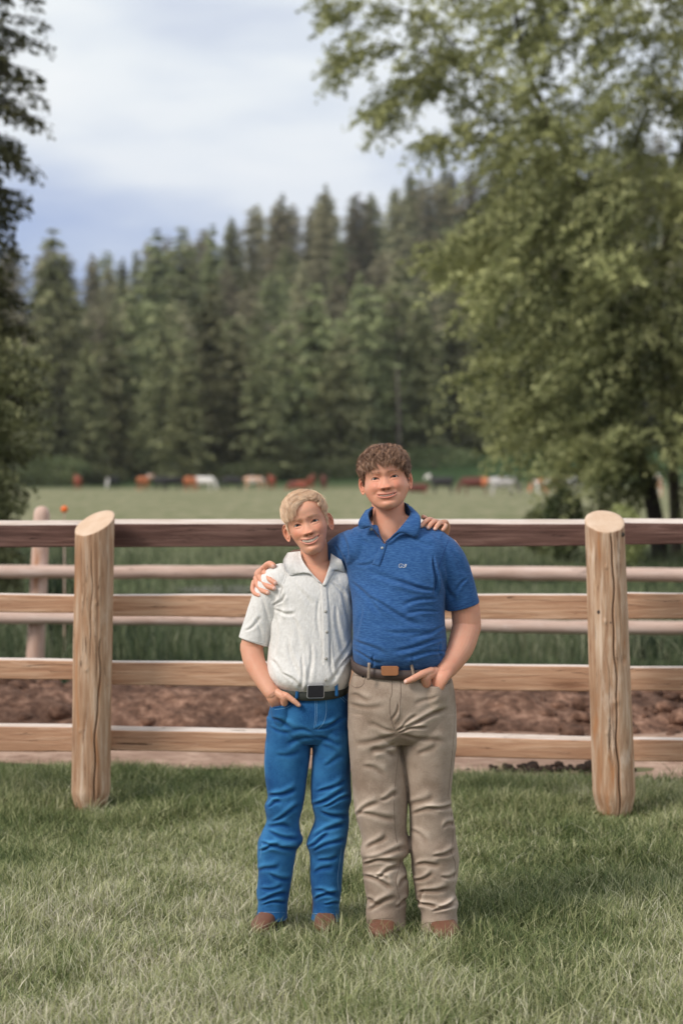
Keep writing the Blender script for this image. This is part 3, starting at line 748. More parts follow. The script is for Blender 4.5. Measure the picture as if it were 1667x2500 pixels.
# bushes at the foot of the forest
def bush(px, D, h, w, label, seed, light=.5, mat=None, n=2600, s0=.25):
    r = np.random.default_rng(seed); x = (px - CX) / F * D
    k = r.normal(size=(n, 3)); k /= np.linalg.norm(k, axis=1)[:, None]; rad = .55 + .45 * r.random(n) ** .5
    lum = 1 + .25 * vnoise(k, 2.2, seed, 2); c = k * (rad * lum)[:, None] * [w, w * .8, h * .55] + [0, 0, h * .5]
    c[:, 2] = np.abs(c[:, 2])
    V, Q = kites(c, r.normal(size=(n, 3)), s0 * (.6 + .8 * r.random(n)), .8, r)
    cl = np.clip(light + .35 * vnoise(c, 1.2 / w * 2, seed + 1, 2) + .2 * r.normal(size=n), 0, 1)
    e = bpy.data.objects.new('bush', None); COL.objects.link(e); e.location = (x, D, float(ground_h(np.array([x]), np.array([float(D)]))[0]))
    tag(e, label, 'bush')
    npmesh('foliage', V, Q, mat or M_bush, col=np.repeat(cl, 4)[:, None] * np.ones(3), parent=e, smooth=False)
    v, f = tube([(0, 0, -.1), (0, .02 * w, h * .6)], [.05 * w, .02 * w], n=8, sub=3); npmesh('stem', v, f, M_bark, parent=e)
bush(250, 246, 2.2, 3.2, 'bright low bush behind the small white faced cow at left', 1, .3)
bush(445, 250, 3.2, 3.6, 'green bush behind the white cow', 2, .25)
bush(610, 248, 2.4, 4.5, 'wide bush behind the tan and red cows', 3, .2)
bush(690, 252, 4.6, 3.4, 'taller bright bush above the red cows', 4, .3)
bush(800, 250, 2.4, 5.0, 'wide low bush between the two boys\' heads', 5, .15)
bush(1060, 262, 2.5, 7.0, 'wide dark bush on the bank above the black white headed cow', 6, .25)
bush(40, 243, 4.0, 5, 'dark bush at the left end of the forest edge', 7, .2)
bush(140, 244, 3.6, 4.5, 'dark bush behind the lone red cow at left', 8, .3)

# ---------------------------------------------------------------- broadleaf trees at right, about 38 m away
def inside_crown(px, py, r):
    """loose outline of the broadleaf crown as it stands over the meadow"""
    yb = [-400, 0, 60, 150, 230, 300, 380, 440, 500, 560, 620, 700, 780, 850, 950, 1010, 1060, 1100, 1140, 1180]
    xb = [1000, 1110, 1170, 1240, 1300, 1290, 1250, 1215, 1185, 1150, 1125, 1165, 1205, 1205, 1205, 1240, 1290, 1360, 1450, 1530]
    return px > np.interp(py, yb, xb)
DT = 38.0
def spray(start, d, L, m, r, spread, size, light):
    """one drooping leafy twig"""
    s = r.random(m) ** .8; d = d / np.linalg.norm(d)
    c = start + d * (s * L)[:, None]; c[:, 2] -= .35 * L * s ** 2
    c = c + r.normal(size=(m, 3)) * spread * [1, 1, .55]
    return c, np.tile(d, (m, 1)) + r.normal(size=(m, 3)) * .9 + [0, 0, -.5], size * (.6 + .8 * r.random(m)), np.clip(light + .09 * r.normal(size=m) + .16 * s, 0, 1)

def broadleaf():
    r = np.random.default_rng(5)
    A = {'C': [], 'D': [], 'S': [], 'L': []}; Bm = {'C': [], 'D': [], 'S': [], 'L': []}
    # limbs: photo column, photo row, metres behind the trunk, radius
    trunkA = [(1612, 1382, 0, .17), (1598, 1262, 0, .155), (1572, 1150, 0, .14), (1540, 1050, .1, .13), (1505, 880, .2, .12), (1470, 680, .1, .11), (1420, 480, 0, .09), (1360, 330, 0, .07), (1290, 180, .2, .05), (1240, -60, .4, .04)]
    limbs = [[(1380, 370, 0, .06), (1290, 250, -.3, .05), (1180, 180, -.5, .035), (1050, 130, -.5, .025), (930, 110, -.4, .018), (860, 130, -.3, .012), (815, 170, -.3, .006)],
             [(1150, 165, -.5, .03), (1060, 60, -.5, .02), (960, 20, -.4, .014), (850, 15, -.4, .008), (790, 10, -.3, .005)],
             [(1330, 300, 0, .05), (1200, 290, .4, .03), (1100, 220, .5, .02), (1000, 200, .4, .012), (915, 260, .4, .006)],
             [(1100, 150, -.5, .02), (1010, 200, -.5, .014), (960, 250, -.6, .008), (930, 300, -.6, .004)],
             [(1400, 420, 0, .05), (1270, 380, -.6, .035), (1170, 330, -.8, .02), (1090, 330, -.8, .01), (1040, 345, -.8, .005)],
             [(1480, 700, .1, .06), (1360, 610, -.8, .04), (1220, 570, -1.3, .025), (1120, 600, -1.5, .012), (1060, 640, -1.5, .006)],
             [(1500, 850, .2, .06), (1370, 800, -.9, .04), (1260, 830, -1.4, .02), (1150, 920, -1.6, .01)],
             [(1530, 1000, .1, .05), (1400, 950, -.8, .03), (1300, 980, -1.2, .018), (1230, 1080, -1.4, .008)],
             [(1540, 1050, .1, .05), (1480, 1000, .6, .03), (1400, 1060, .9, .016), (1370, 1170, 1.0, .008)],
             [(1290, 180, .2, .04), (1330, 60, .3, .03), (1400, -60, .5, .02)], [(1440, 550, 0, .05), (1530, 400, .5, .035), (1580, 250, .7, .02), (1600, 80, .8, .012)]]
    trunkB = [(1652, 1385, 1.5, .13), (1648, 1262, 1.5, .12), (1638, 1100, 1.5, .11), (1612, 900, 1.5, .10), (1605, 750, 1.5, .09), (1640, 500, 1.5, .08), (1690, 250, 1.5, .06), (1720, 0, 1.5, .04)]
    limbsB = [[(1606, 760, 1.5, .05), (1540, 620, .5, .03), (1500, 520, -.2, .015)], [(1620, 640, 1.5, .05), (1720, 540, .5, .03), (1860, 480, 0, .015)], [(1640, 1000, 1.5, .04), (1600, 900, 1.0, .02), (1560, 860, .5, .01)]]
    def W(p): return P(p[0], p[1], DT + p[2])
    root = W(trunkA[0]); root[2] = 0; rootB = W(trunkB[0]); rootB[2] = 0
    eA = bpy.data.objects.new('broadleaf_tree', None); link(eA); eA.location = tuple(root); tag(eA, 'big broadleaf tree with drooping branches and dark leaning trunk at right', 'tree')
    eB = bpy.data.objects.new('broadleaf_tree', None); link(eB); eB.location = tuple(rootB); tag(eB, 'broadleaf tree with slender pale trunk at the right edge', 'tree')
    def wood(list_, name, mat, e, base):
        v, f = joinparts([tube([W(p) for p in l], [p[3] for p in l], n=10, sub=4) for l in list_]); npmesh(name, v - base, f, mat, parent=e)
    wood([trunkA], 'trunk', M_bark, eA, root); wood(limbs, 'branches', M_bark, eA, root)
    wood([trunkB], 'trunk', M_barkpale, eB, rootB); wood(limbsB, 'branches', M_barkpale, eB, rootB)
    def put(dst, c, d, s, l):
        dst['C'].append(c); dst['D'].append(d); dst['S'].append(s); dst['L'].append(l)
    # leaves along the outer limbs (sparse, sky shows through)
    for li, l in enumerate(limbs):
        pts = crom(np.array([[*W(p)] for p in l]), 6)
        for k, p in enumerate(pts):
            f = k / len(pts)
            if li < 5 or f > .35:
                for _ in range(3 if li < 5 else 4):
                    q = p + r.normal(size=3) * [.10, .3, .10]
                    d = np.array([-.45 + .5 * r.normal(), .4 * r.normal(), -.35 + .4 * r.normal()])
                    put(A, *spray(q, d, .28 + .36 * r.random(), 34, r, .055, .080, .25 + .35 * r.random()))
    # body of the crown: clumps in the volume around the two trunks
    n = 2600; k = 0; tries = 0
    while k < n and tries < 60000:
        tries += 1
        px = r.uniform(980, 2150); py = r.uniform(-330, 1265); dz = r.normal() * 1.5
        if not inside_crown(px + r.normal() * 22, py, r): continue
        if py > 1120 and not (1445 < px < 1590 and py < 1245) and not (px > 1660) and r.random() < .93: continue
        # big-scale clumpiness: keep gaps
        g = vnoise(np.array([[px / 110., py / 80., dz * .7]]), 1.0, 33, 2)[0]
        if g < -.16 + .14 * (py < 450): continue
        k += 1
        p = P(px, py, DT + dz - .6)
        lt = .30 + .6 * vnoise(np.array([[px / 150., py / 110., dz * .5 + 9]]), 1.0, 34, 2)[0] + (.14 if py < 700 else -.04)  # clump tone with a lighter upper crown: sunlit top put into the colour
        d = np.array([(-.9 if px < 1600 else .6) + .5 * r.normal(), -.3 + .6 * r.normal(), -.5 + .3 * r.normal()])
        dst = Bm if px > 1560 and r.random() < .75 else A
        L_ = .45 + .55 * r.random()
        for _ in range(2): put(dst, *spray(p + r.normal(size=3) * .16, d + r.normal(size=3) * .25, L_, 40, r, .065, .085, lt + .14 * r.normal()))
    for dst, e, base in ((A, eA, root), (Bm, eB, rootB)):
        V, Q = kites(np.vstack(dst['C']), np.vstack(dst['D']), np.concatenate(dst['S']), .75, r)
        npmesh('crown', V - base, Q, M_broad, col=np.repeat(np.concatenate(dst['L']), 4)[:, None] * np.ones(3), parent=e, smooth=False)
broadleaf()
bush(1375, 37, 1.3, .38, 'small dark sapling under the broadleaf tree above the right rails', 21, .25, M_bush, 1500, .09)
bush(1322, 40, .95, .4, 'faint low bush left of the dark sapling under the broadleaf tree', 22, .55, M_bush, 1200, .09)
bush(1515, 34, 1.0, .4, 'pale leafy bush at the foot of the dark leaning trunk', 23, .6, M_broad, 2600, .08)

# ---------------------------------------------------------------- spruce at the left edge, about 24 m away
def spruce():
    r = np.random.default_rng(17); DS = 24.0; cx = -150
    base = P(cx, 0, DS); base[2] = 0
    e = bpy.data.objects.new('spruce_tree', None); link(e); e.location = tuple(base); tag(e, 'tall dark spruce with ragged hanging branches at the left edge', 'tree')
    v, f = tube([(0, 0, -.2), (.05, 0, 3), (-.05, 0, 6), (0, 0, 10)], [.22, .19, .15, .08], n=14, sub=6); npmesh('trunk', v, f, M_bark, parent=e)
    # right-hand reach of the crown in photo pixels, by photo row
    yb = [-400, 0, 40, 90, 130, 175, 215, 260, 300, 340, 400, 460, 520, 590, 650, 720, 800, 900, 1000, 1100, 1200, 1260]
    xb = [100, 95, 100, 112, 95, 90, 118, 85, 138, 105, 90, 110, 85, 95, 95, 85, 85, 105, 100, 95, 95, 90]
    C, D, S, L = [], [], [], []; bars = []
    for i in range(760):
        z = .3 + 8.3 * r.random(); a = r.random() * 6.283
        py = HY - (z - CAMH) / DS * F
        reach = (np.interp(py, yb, xb) - cx) / F * DS
        l = reach * (1.0 if abs(math.sin(a)) < .5 and math.cos(a) > 0 else .9) * r.uniform(.55, 1.08)
        tip = np.array([math.cos(a) * l, math.sin(a) * l, z]); rootp = np.array([0, 0, z + .25 * l])
        if py < 650 and r.random() < .25: continue
        bars.append(tube([rootp, (rootp + tip) / 2 + [0, 0, -.06], tip], [.018, .012, .004], n=5, sub=3))
        m = 150; s = .25 + .8 * r.random(m) ** .8
        c = rootp + (tip - rootp) * s[:, None] + r.normal(size=(m, 3)) * (.07 * (1.3 - s))[:, None] * [1, 1, .5]
        hang = r.random(m) ** 2 * .16; c[:, 2] -= hang + .06 * s
        C.append(c); D.append(np.tile((tip - rootp) / l, (m, 1)) + r.normal(size=(m, 3)) * .7 + [0, 0, -.7]); S.append(.055 + .05 * r.random(m))
        L.append(np.clip(.22 + .3 * r.random() * 1 + .18 * r.normal(size=m) + .1 * s, 0, 1))
    V, Q = kites(np.vstack(C), np.vstack(D), np.concatenate(S), .45, r)
    npmesh('crown', V, Q, M_spruce, col=np.repeat(np.concatenate(L), 4)[:, None] * np.ones(3), parent=e, smooth=False)
    v, f = joinparts(bars); npmesh('branches', v, f, M_bark, parent=e)
    # lighter young tree in front of it
    DS2 = 21.; b2 = P(-90, 0, DS2); b2[2] = 0
    e2 = bpy.data.objects.new('young_tree', None); link(e2); e2.location = tuple(b2); tag(e2, 'light green young tree in front of the dark spruce at the left edge', 'tree')
    v, f = tube([(0, 0, -.1), (.05, 0, 1.6), (0, 0, 3.2)], [.06, .045, .02], n=10, sub=5); npmesh('trunk', v, f, M_barkpale, parent=e2)
    yb = [600, 800, 860, 905, 960, 1010, 1060, 1120, 1200, 1300]; xb = [-60, 50, 140, 90, 165, 120, 100, 95, 80, 50]
    C, D, S, L = [], [], [], []
    for i in range(520):
        z = .2 + 2.9 * r.random(); a = r.random() * 6.283; py = HY - (z - CAMH) / DS2 * F
        reach = max(.05, (np.interp(py, yb, xb) + 90) / F * DS2) * r.uniform(.4, 1.05)
        tip = np.array([math.cos(a) * reach, math.sin(a) * reach, z]); rp = np.array([0, 0, z - .1 * reach])
        c_, d_, s_, l_ = spray(rp + (tip - rp) * .3, tip - rp + [0, 0, .1], reach * .8, 50, r, .05, .06, .55 + .3 * r.random())
        C.append(c_); D.append(d_); S.append(s_); L.append(l_)
    V, Q = kites(np.vstack(C), np.vstack(D), np.concatenate(S), .6, r)
    npmesh('crown', V, Q, M_bush, col=np.repeat(np.concatenate(L), 4)[:, None] * np.ones(3), parent=e2, smooth=False)
spruce()

# ================================================================== cattle
def cow_mesh(pose, seed=0):
    B = [tube([(-.95, 0, 1.12), (-.75, 0, 1.10), (-.3, 0, 1.02), (.2, 0, 1.0), (.6, 0, 1.05), (.85, 0, 1.15)], [(.20, .17), (.30, .25), (.37, .31), (.38, .31), (.33, .25), (.22, .18)], n=20, sub=4, up=(0, 0, 1))]
    if pose == 'graze':
        B.append(tube([(.7, 0, 1.15), (1.0, 0, .95), (1.18, 0, .62)], [(.25, .16), (.18, .12), (.12, .09)], n=14, sub=4))
        B.append(tube([(1.12, 0, .68), (1.22, 0, .42), (1.26, 0, .2)], [(.13, .12), (.11, .09), (.075, .075)], n=12, sub=3)); hd = (1.13, .66)
    else:
        B.append(tube([(.7, 0, 1.15), (1.0, 0, 1.32), (1.2, 0, 1.48)], [(.26, .17), (.19, .12), (.13, .10)], n=14, sub=4))
        B.append(tube([(1.12, 0, 1.52), (1.35, 0, 1.42), (1.55, 0, 1.26)], [(.14, .12), (.11, .09), (.075, .075)], n=12, sub=3)); hd = (1.15, 1.55)
    for s in (-1, 1):
        B.append(tube([(hd[0], s * .08, hd[1]), (hd[0] - .03, s * .24, hd[1] + .01)], [(.05, .02), (.03, .015)], n=8, sub=3))
        B.append(tube([(.62, s * .15, 1.0), (.62, s * .17, .55), (.60, s * .17, .28), (.62, s * .17, .02)], [.15, .075, .05, .055], n=10, sub=3))
        B.append(tube([(-.75, s * .14, 1.0), (-.66, s * .17, .68), (-.84, s * .17, .46), (-.80, s * .17, .02)], [.20, .12, .06, .055], n=10, sub=3))
    B.append(ball((-.45, 0, .68), (.14, .12, .10), 8))
    B.append(tube([(-1.02, 0, 1.28), (-1.12, 0, 1.05), (-1.13, 0, .6), (-1.12, 0, .42)], [.04, .025, .02, .04], n=8, sub=3))
    return remesh(B, .03, 3)
COWM = {p: cow_mesh(p) for p in ('graze', 'stand')}
def cow(px, py_back, D, pose, rz, cols, label, face=None, rump=None, lie=False, size=1.05):
    V, Q = COWM[pose]; base, patch, amt = cols
    g = vnoise(V + hash(label) % 17, 1.6, 3, 2); C = np.where((g > amt)[:, None], np.array(patch), np.array(base))
    if face is not None: C = np.where((V[:, 0] > 1.02)[:, None], np.array(face), C)
    if rump is not None: C = np.where((V[:, 0] < -.55)[:, None] & (V[:, 2] > .75)[:, None], np.array(rump), C)
    x = (px - CX) / F * D; z0 = float(ground_h(np.array([x]), np.array([float(D)]))[0])
    o = npmesh('cow', V * size, Q, M_cow, col=C); o.location = (x, D, z0 - (.45 if lie else .0) - .03); o.rotation_euler = (0, 0, rz)
    tag(o, label, 'cow', 'cattle in the meadow'); return o
M_cow, t, b = newmat('cow_hide'); t.set(b.inputs['Base Color'], t.add('ShaderNodeAttribute', {'attribute_name': 'Col'}).outputs['Color']); b.inputs['Roughness'].default_value = .7
RED = s2l(140, 66, 46); DRED = s2l(96, 46, 36); ORG = s2l(204, 120, 76); BLK = s2l(26, 24, 26); WHT = s2l(236, 230, 224); TAN = s2l(214, 172, 146); GRY = s2l(192, 186, 184)
cow(190, 0, 225, 'stand', 1.9, (RED, RED, 9), 'lone red cow at the far left of the herd')
cow(276, 0, 225, 'graze', -2.0, (BLK, BLK, 9), 'small black cow with a bright white face left of the orange brown cow', face=WHT)
cow(350, 0, 208, 'stand', 1.2, (ORG, DRED, .3), 'orange brown cow with dark legs and pale face', face=WHT)
cow(392, 0, 212, 'stand', 2.4, (BLK, BLK, 9), 'black cow with pale raised head between the orange brown and the long black cow', face=TAN)
cow(420, 0, 206, 'graze', 0.15, (BLK, BLK, 9), 'long black cow grazing right of the orange brown cow')
cow(466, 0, 205, 'graze', 1.1, (ORG, DRED, .35), 'brown cow directly left of the white cow')
cow(498, 0, 206, 'graze', 0.05, (WHT, WHT, 9), 'all white cow standing broadside')
cow(566, 0, 212, 'graze', 3.0, (BLK, BLK, 9), 'black cow right of the white cow')
cow(620, 0, 224, 'graze', 0.3, (TAN, WHT, .2), 'pinkish tan cow left of the red ones near the fair haired boy')
cow(663, 0, 226, 'stand', 1.8, (RED, RED, 9), 'small red cow right of the tan cow')
cow(727, 0, 212, 'graze', 2.8, (RED, DRED, .1), 'red brown cow lying above the fair haired boy', lie=True)
cow(760, 0, 222, 'stand', 1.4, (RED, RED, 9), 'red cow facing forward above the fair haired boy')
cow(790, 0, 222, 'stand', 1.7, (DRED, DRED, 9), 'dark red cow rightmost above the fair haired boy')
cow(1018, 0, 175, 'graze', 3.1, (DRED, RED, .2), 'red brown cow lying beside the taller boy\'s ear', lie=True, size=.95)
cow(1078, 0, 178, 'stand', 2.75, (BLK, BLK, 9), 'black cow with a white head turned left', face=WHT)
cow(1158, 0, 160, 'graze', 3.05, (DRED, DRED, 9), 'large dark red cow with an orange rump', rump=ORG)
cow(1228, 0, 158, 'graze', 0.1, (GRY, s2l(120, 112, 110), .12), 'grey and white mottled cow facing right')
cow(1332, 0, 160, 'graze', 3.0, (WHT, ORG, .02), 'brown and white patched cow under the drooping leaves')
cow(1352, 0, 172, 'stand', .5, (ORG, ORG, 9), 'orange brown cow with pale raised head behind the patched cow', face=TAN)
cow(1390, 0, 165, 'graze', .6, (WHT, TAN, .2), 'pale cow partly hidden by the dark sapling')
cow(1605, 0, 150, 'stand', 1.5, (WHT, TAN, .1), 'pale cow seen between the two broadleaf trunks')

# ================================================================== thin summer haze over the valley
hz = bpy.data.meshes.new('haze'); x0, x1, y0, y1, z0, z1 = -1600, 1600, -60, 3100, -60, 260
hv_ = [(x, y, z) for x in (x0, x1) for y in (y0, y1) for z in (z0, z1)]
hz.from_pydata(hv_, [], [(0, 1, 3, 2), (4, 6, 7, 5), (0, 4, 5, 1), (2, 3, 7, 6), (0, 2, 6, 4), (1, 5, 7, 3)])
hzo = bpy.data.objects.new('haze', hz); link(hzo); tag(hzo, 'faint pale haze in the air of the valley', 'haze', kind='stuff')
M_haze = bpy.data.materials.new('haze'); M_haze.use_nodes = True; t = NT(M_haze.node_tree)
t.n.remove(t.n['Principled BSDF']); pv = t.add('ShaderNodeVolumePrincipled', Density=.00010, Anisotropy=.3); pv.inputs['Color'].default_value = (.92, .94, .96, 1)
t.l.new(pv.outputs[0], t.n['Material Output'].inputs['Volume']); hz.materials.append(M_haze)
# ================================================================== people
def sm(a, b, x): t = np.clip((x - a) / (b - a), 0, 1); return t * t * (3 - 2 * t)
def g_(x, s): return np.exp(-(x / s) ** 2 / 2)
def seg_d(x, z, x0, z0, x1, z1):
    t = np.clip(((x - x0) * (x1 - x0) + (z - z0) * (z1 - z0)) / ((x1 - x0) ** 2 + (z1 - z0) ** 2), 0, 1)
    return np.hypot(x - x0 - t * (x1 - x0), z - z0 - t * (z1 - z0)), t

HEAD_T = np.array([  # z, half width, front y, back y  (eye line = 0, metres)
 (-.1075, .006, -.070, -.055), (-.106, .018, -.078, -.040), (-.102, .028, -.0835, -.028), (-.094, .038, -.087, -.010), (-.080, .048, -.088, .008), (-.060, .058, -.087, .030), (-.040, .0655, -.086, .050),
 (-.020, .0695, -.0855, .068), (0, .071, -.0855, .082), (.020, .0722, -.0885, .090), (.045, .0722, -.0885, .094), (.068, .066, -.077, .086), (.085, .053, -.057, .068), (.096, .036, -.036, .048), (.102, .019, -.015, .028), (.104, .006, 0, .012)])

def eye_geo(p, x, z):
    """signed opening function of the eye slits: >0 inside"""
    ax = np.abs(x); u = (ax - p['ex']) / p['ew']
    mid = p['ez'] + .0012 * u - .0022 * u * u
    top = mid + p['eh'] * 1.25 * (1 - u * u); bot = mid - p['eh'] * .75 * (1 - u * u)
    return np.minimum(top - z, z - bot), u, top, bot

def mouth_geo(p, x, z):
    u = x / p['mw']; zm = p['mz']
    top = zm + p['ma'] * u * u; bot = zm - p['mo'] + (p['mo'] + p['ma']) * np.abs(u) ** 2.2
    return np.minimum(top - z, z - bot), u, top, bot

def face_disp(p, x, z):
    ax = np.abs(x); d = np.zeros_like(x)
    t = np.clip((.006 - z) / .040, 0, 1); h = .0030 + p['nose'] * t ** 1.5
    h = h * sm(-.0455, -.0365, z) * sm(.030, .002, z)
    d += h * g_(x, .0058 + .0046 * t)
    d += .0070 * g_(ax - .0120, .0052) * g_(z + .0355, .0058)
    d -= .005 * g_(ax - .0075, .0030) * g_(z + .0425, .0022)
    d -= .0060 * g_(ax - p['ex'] + .002, .015) * g_(z - .001, .0085)
    d -= .0028 * g_(ax - .015, .006) * g_(z - .001, .008)
    d += .0030 * g_(ax - .027, .018) * g_(z - .018, .007)
    d += .0030 * g_(x, .03) * g_(z - .05, .02)
    d += p['cheek'] * g_(ax - .039, .014) * g_(z + .030, .012)
    d += .0060 * g_(x, .024) * g_(z + .060, .015)
    dd, tt = seg_d(ax, z, .0175, -.036, p['mw'] + .006, p['mz'] + .004)
    d -= .0015 * np.exp(-(dd / .0045) ** 2) * (.35 + .65 * np.sin(tt * math.pi) ** .5)
    d -= .0018 * g_(ax - p['mw'] - .004, .005) * g_(z - p['mz'] - p['ma'], .005)
    d += .0065 * g_(x, .014) * g_(z + .093, .009)
    d -= .0035 * g_(x, .016) * g_(z + .0805, .004)
    d -= .0012 * g_(x, .0022) * g_(z + .052, .005)
    o, u, top, bot = mouth_geo(p, x, z); lipw = np.clip(1 - u * u, 0, 1) ** .6
    d += lipw * .0030 * g_(z - top - .0035, .0024) + lipw * .0050 * g_(z - bot + .0042, .0030)
    d -= .011 * sm(-.0004, .0012, o) * (np.abs(u) < 1)
    o, u, top, bot = eye_geo(p, x, z); inn = np.clip(1.15 - u * u, 0, 1)
    d += inn ** .5 * (.0038 * g_(z - top - .0035, .0030) + .0026 * g_(z - bot + .0042, .0026)) - inn * .0014 * g_(z - bot + .0095, .0016)
    d -= inn * .0012 * g_(z - top - .0078, .0012)
    d -= .006 * sm(-.0003, .0008, o) * (np.abs(u) < 1)
    return d

def build_head(p):
    T = HEAD_T.copy(); T[:, 1] *= p['w'] / .0722
    jaw = np.interp(T[:, 0], [-.11, -.085, -.05, -.01, 0], [1, p['jaw'], p['jaw'], 1, 1]); T[:, 1] *= jaw
    T[:, 0] *= np.where(T[:, 0] < 0, p['fl'], p['cr']); 
    zs = np.concatenate([np.linspace(0, .08, 12, endpoint=False), np.linspace(.08, .97, 190), np.linspace(.975, 1, 8)])
    R = crom(T, 24); s = np.linspace(0, 1, len(R)); A = np.stack([np.interp(zs, s, R[:, k]) for k in range(4)], 1)
    n = 340; a = np.linspace(0, 2 * math.pi, n, endpoint=False); ca, sa = np.cos(a), np.sin(a); ex = 2.25
    # denser towards the front
    ca_ = np.sign(ca) * np.abs(ca) ** (2 / ex); sa_ = np.sign(sa) * np.abs(sa) ** (2 / ex)
    yc = A[:, 2] + (A[:, 3] - A[:, 2]) * .52
    X = A[:, 1][:, None] * ca_[None]; Y = np.where(sa_[None] < 0, yc[:, None] + (yc - A[:, 2])[:, None] * sa_[None], yc[:, None] + (A[:, 3] - yc)[:, None] * sa_[None]); Z = np.repeat(A[:, 0][:, None], n, 1)
    V, Fs = rings_to_mesh(np.stack([X, Y, Z], 2)); base = V.copy()
    w = sm(-.012, -.045, V[:, 1]); V[:, 1] -= w * face_disp(p, V[:, 0], V[:, 2])
    V[:, 0] += np.sign(V[:, 0]) * p['cheek'] * .35 * g_(V[:, 2] + .032, .016) * sm(.0, -.04, V[:, 1])
    return V, Fs, base

def ear(side, W, out):
    """outer ear: cupped disc seen nearly from the front"""
    nu, nv = 30, 14; a = np.linspace(0, 2 * math.pi, nu, endpoint=False)
    R = []
    for k, (rr, th) in enumerate([(.0, .0065), (.22, .0068), (.38, .0045), (.48, -.0010), (.58, -.0020), (.68, .0012), (.78, .0010), (.88, -.0035), (.97, -.0055), (1.03, -.0030), (1.0, .003), (.85, .008), (.5, .010), (.0, .0105)]):
        ww = .0165 * rr; hh = .031 * rr
        e = np.stack([ww * np.cos(a) * (1 - .25 * (np.sin(a) < 0) * np.abs(np.sin(a))), np.full(nu, th), hh * np.sin(a) * (1 - .05 * np.cos(a))], 1); R.append(e)
    V, Fs = rings_to_mesh(np.array(R))
    # local: x across ear, y normal (front = -), z up; splay it out from the skull
    ca, sa = math.cos(out), math.sin(out)
    X = side * (W + .004) + side * (V[:, 0] + .010) * sa * 1.0 ; Y = .004 + (V[:, 0] + .012) * ca + V[:, 1] * 1.0
    return np.stack([X, Y, V[:, 2] - .014 + .10 * (V[:, 0])], 1), Fs

def folds(V, N, L, k=1.0, facing=-1):
    """press creases into a garment: (x0, y0, x1, y1, width px, depth mm) in photo pixels on its front"""
    px, py = proj(V); d = np.zeros(len(V)); w = sm(.35, -.25, N[:, 1])
    for (x0, y0, x1, y1, wd, mm) in L:
        lx, ly = x1 - x0, y1 - y0; ll = math.hypot(lx, ly)
        t = ((px - x0) * lx + (py - y0) * ly) / ll ** 2; s = ((px - x0) * -ly + (py - y0) * lx) / ll + 3.0 * np.sin(t * 5 + x0)
        tap = np.clip(np.minimum((t + .08) / .30, (1.08 - t) / .30), 0, 1); tap = tap * tap * (3 - 2 * tap)
        wd = wd * (0.42 + .38 * np.clip(t, 0, 1))
        d += mm * .001 * k * tap * (-np.exp(-(s / wd) ** 2) + .75 * np.exp(-((s + 1.9 * wd) / (1.4 * wd)) ** 2) + .35 * np.exp(-((s - 1.9 * wd) / (1.4 * wd)) ** 2))
    return d * w

def secs(D0, rows, n=72, sub=5, ex=2.2, cup_top=None, cup_bot=None):
    """horizontal sections (photo row, left x, right x, half depth, depth offset) -> closed loft"""
    A = []
    for (py, xl, xr, ry, dy) in rows:
        c = P((xl + xr) / 2, py, D0); A.append([c[0], D0 + dy, c[2], (xr - xl) / 2 / F * D0, ry])
    A = crom(np.array(A), sub); A = [tuple(a) for a in A]
    if cup_bot:
        dep, wall = cup_bot; x, y, z, rx, ry = A[-1]
        A += [(x, y, z + .001, rx - wall, ry - wall), (x, y, z + dep * .5, rx - wall, ry - wall), (x, y, z + dep, rx - wall * 1.3, ry - wall * 1.3)]
    A = np.array(A); U = np.zeros((len(A), 3)); U[:, 0] = A[:, 3]; Vv = np.zeros((len(A), 3)); Vv[:, 1] = A[:, 4]
    return loft(A[:, :3], U, Vv, n, ex)

def hit(bvh, px, py, lift=.0, fallback=None):
    o = Vector((0, 0, CAMH)); d = (Vector(P(px, py, 10)) - o).normalized(); h = bvh.ray_cast(o, d)
    if h[0] is None: return np.array(P(px, py, fallback)) if fallback else None
    return np.array(h[0] - d * lift)

def mkbvh(V, Q): return BVHTree.FromPolygons(V.tolist(), Q.tolist())

# ---------------------------------------------------------------- materials of clothes and skin
def skin_mat(name):
    m, t, b = newmat(name)
    c = t.add('ShaderNodeAttribute', {'attribute_name': 'Col'}).outputs['Color']
    tc = t.add('ShaderNodeTexCoord').outputs['Object']; n = t.noise(tc, 45, 4, .6)
    c = t.mix(t.ramp(n, [(.35, 0.0), (.75, .38)]), c, t.mix(1.0, c, (1.0, .72, .66), 'MULTIPLY'))
    t.set(b.inputs['Base Color'], c); b.inputs['Roughness'].default_value = .48; b.inputs['Specular IOR Level'].default_value = .35
    b.inputs['Subsurface Weight'].default_value = .18; b.inputs['Subsurface Radius'].default_value = (1.0, .35, .18); b.inputs['Subsurface Scale'].default_value = .006
    bump(t, b, t.noise(tc, 900, 2, .5), .10, .001); return m
M_skin = skin_mat('skin')

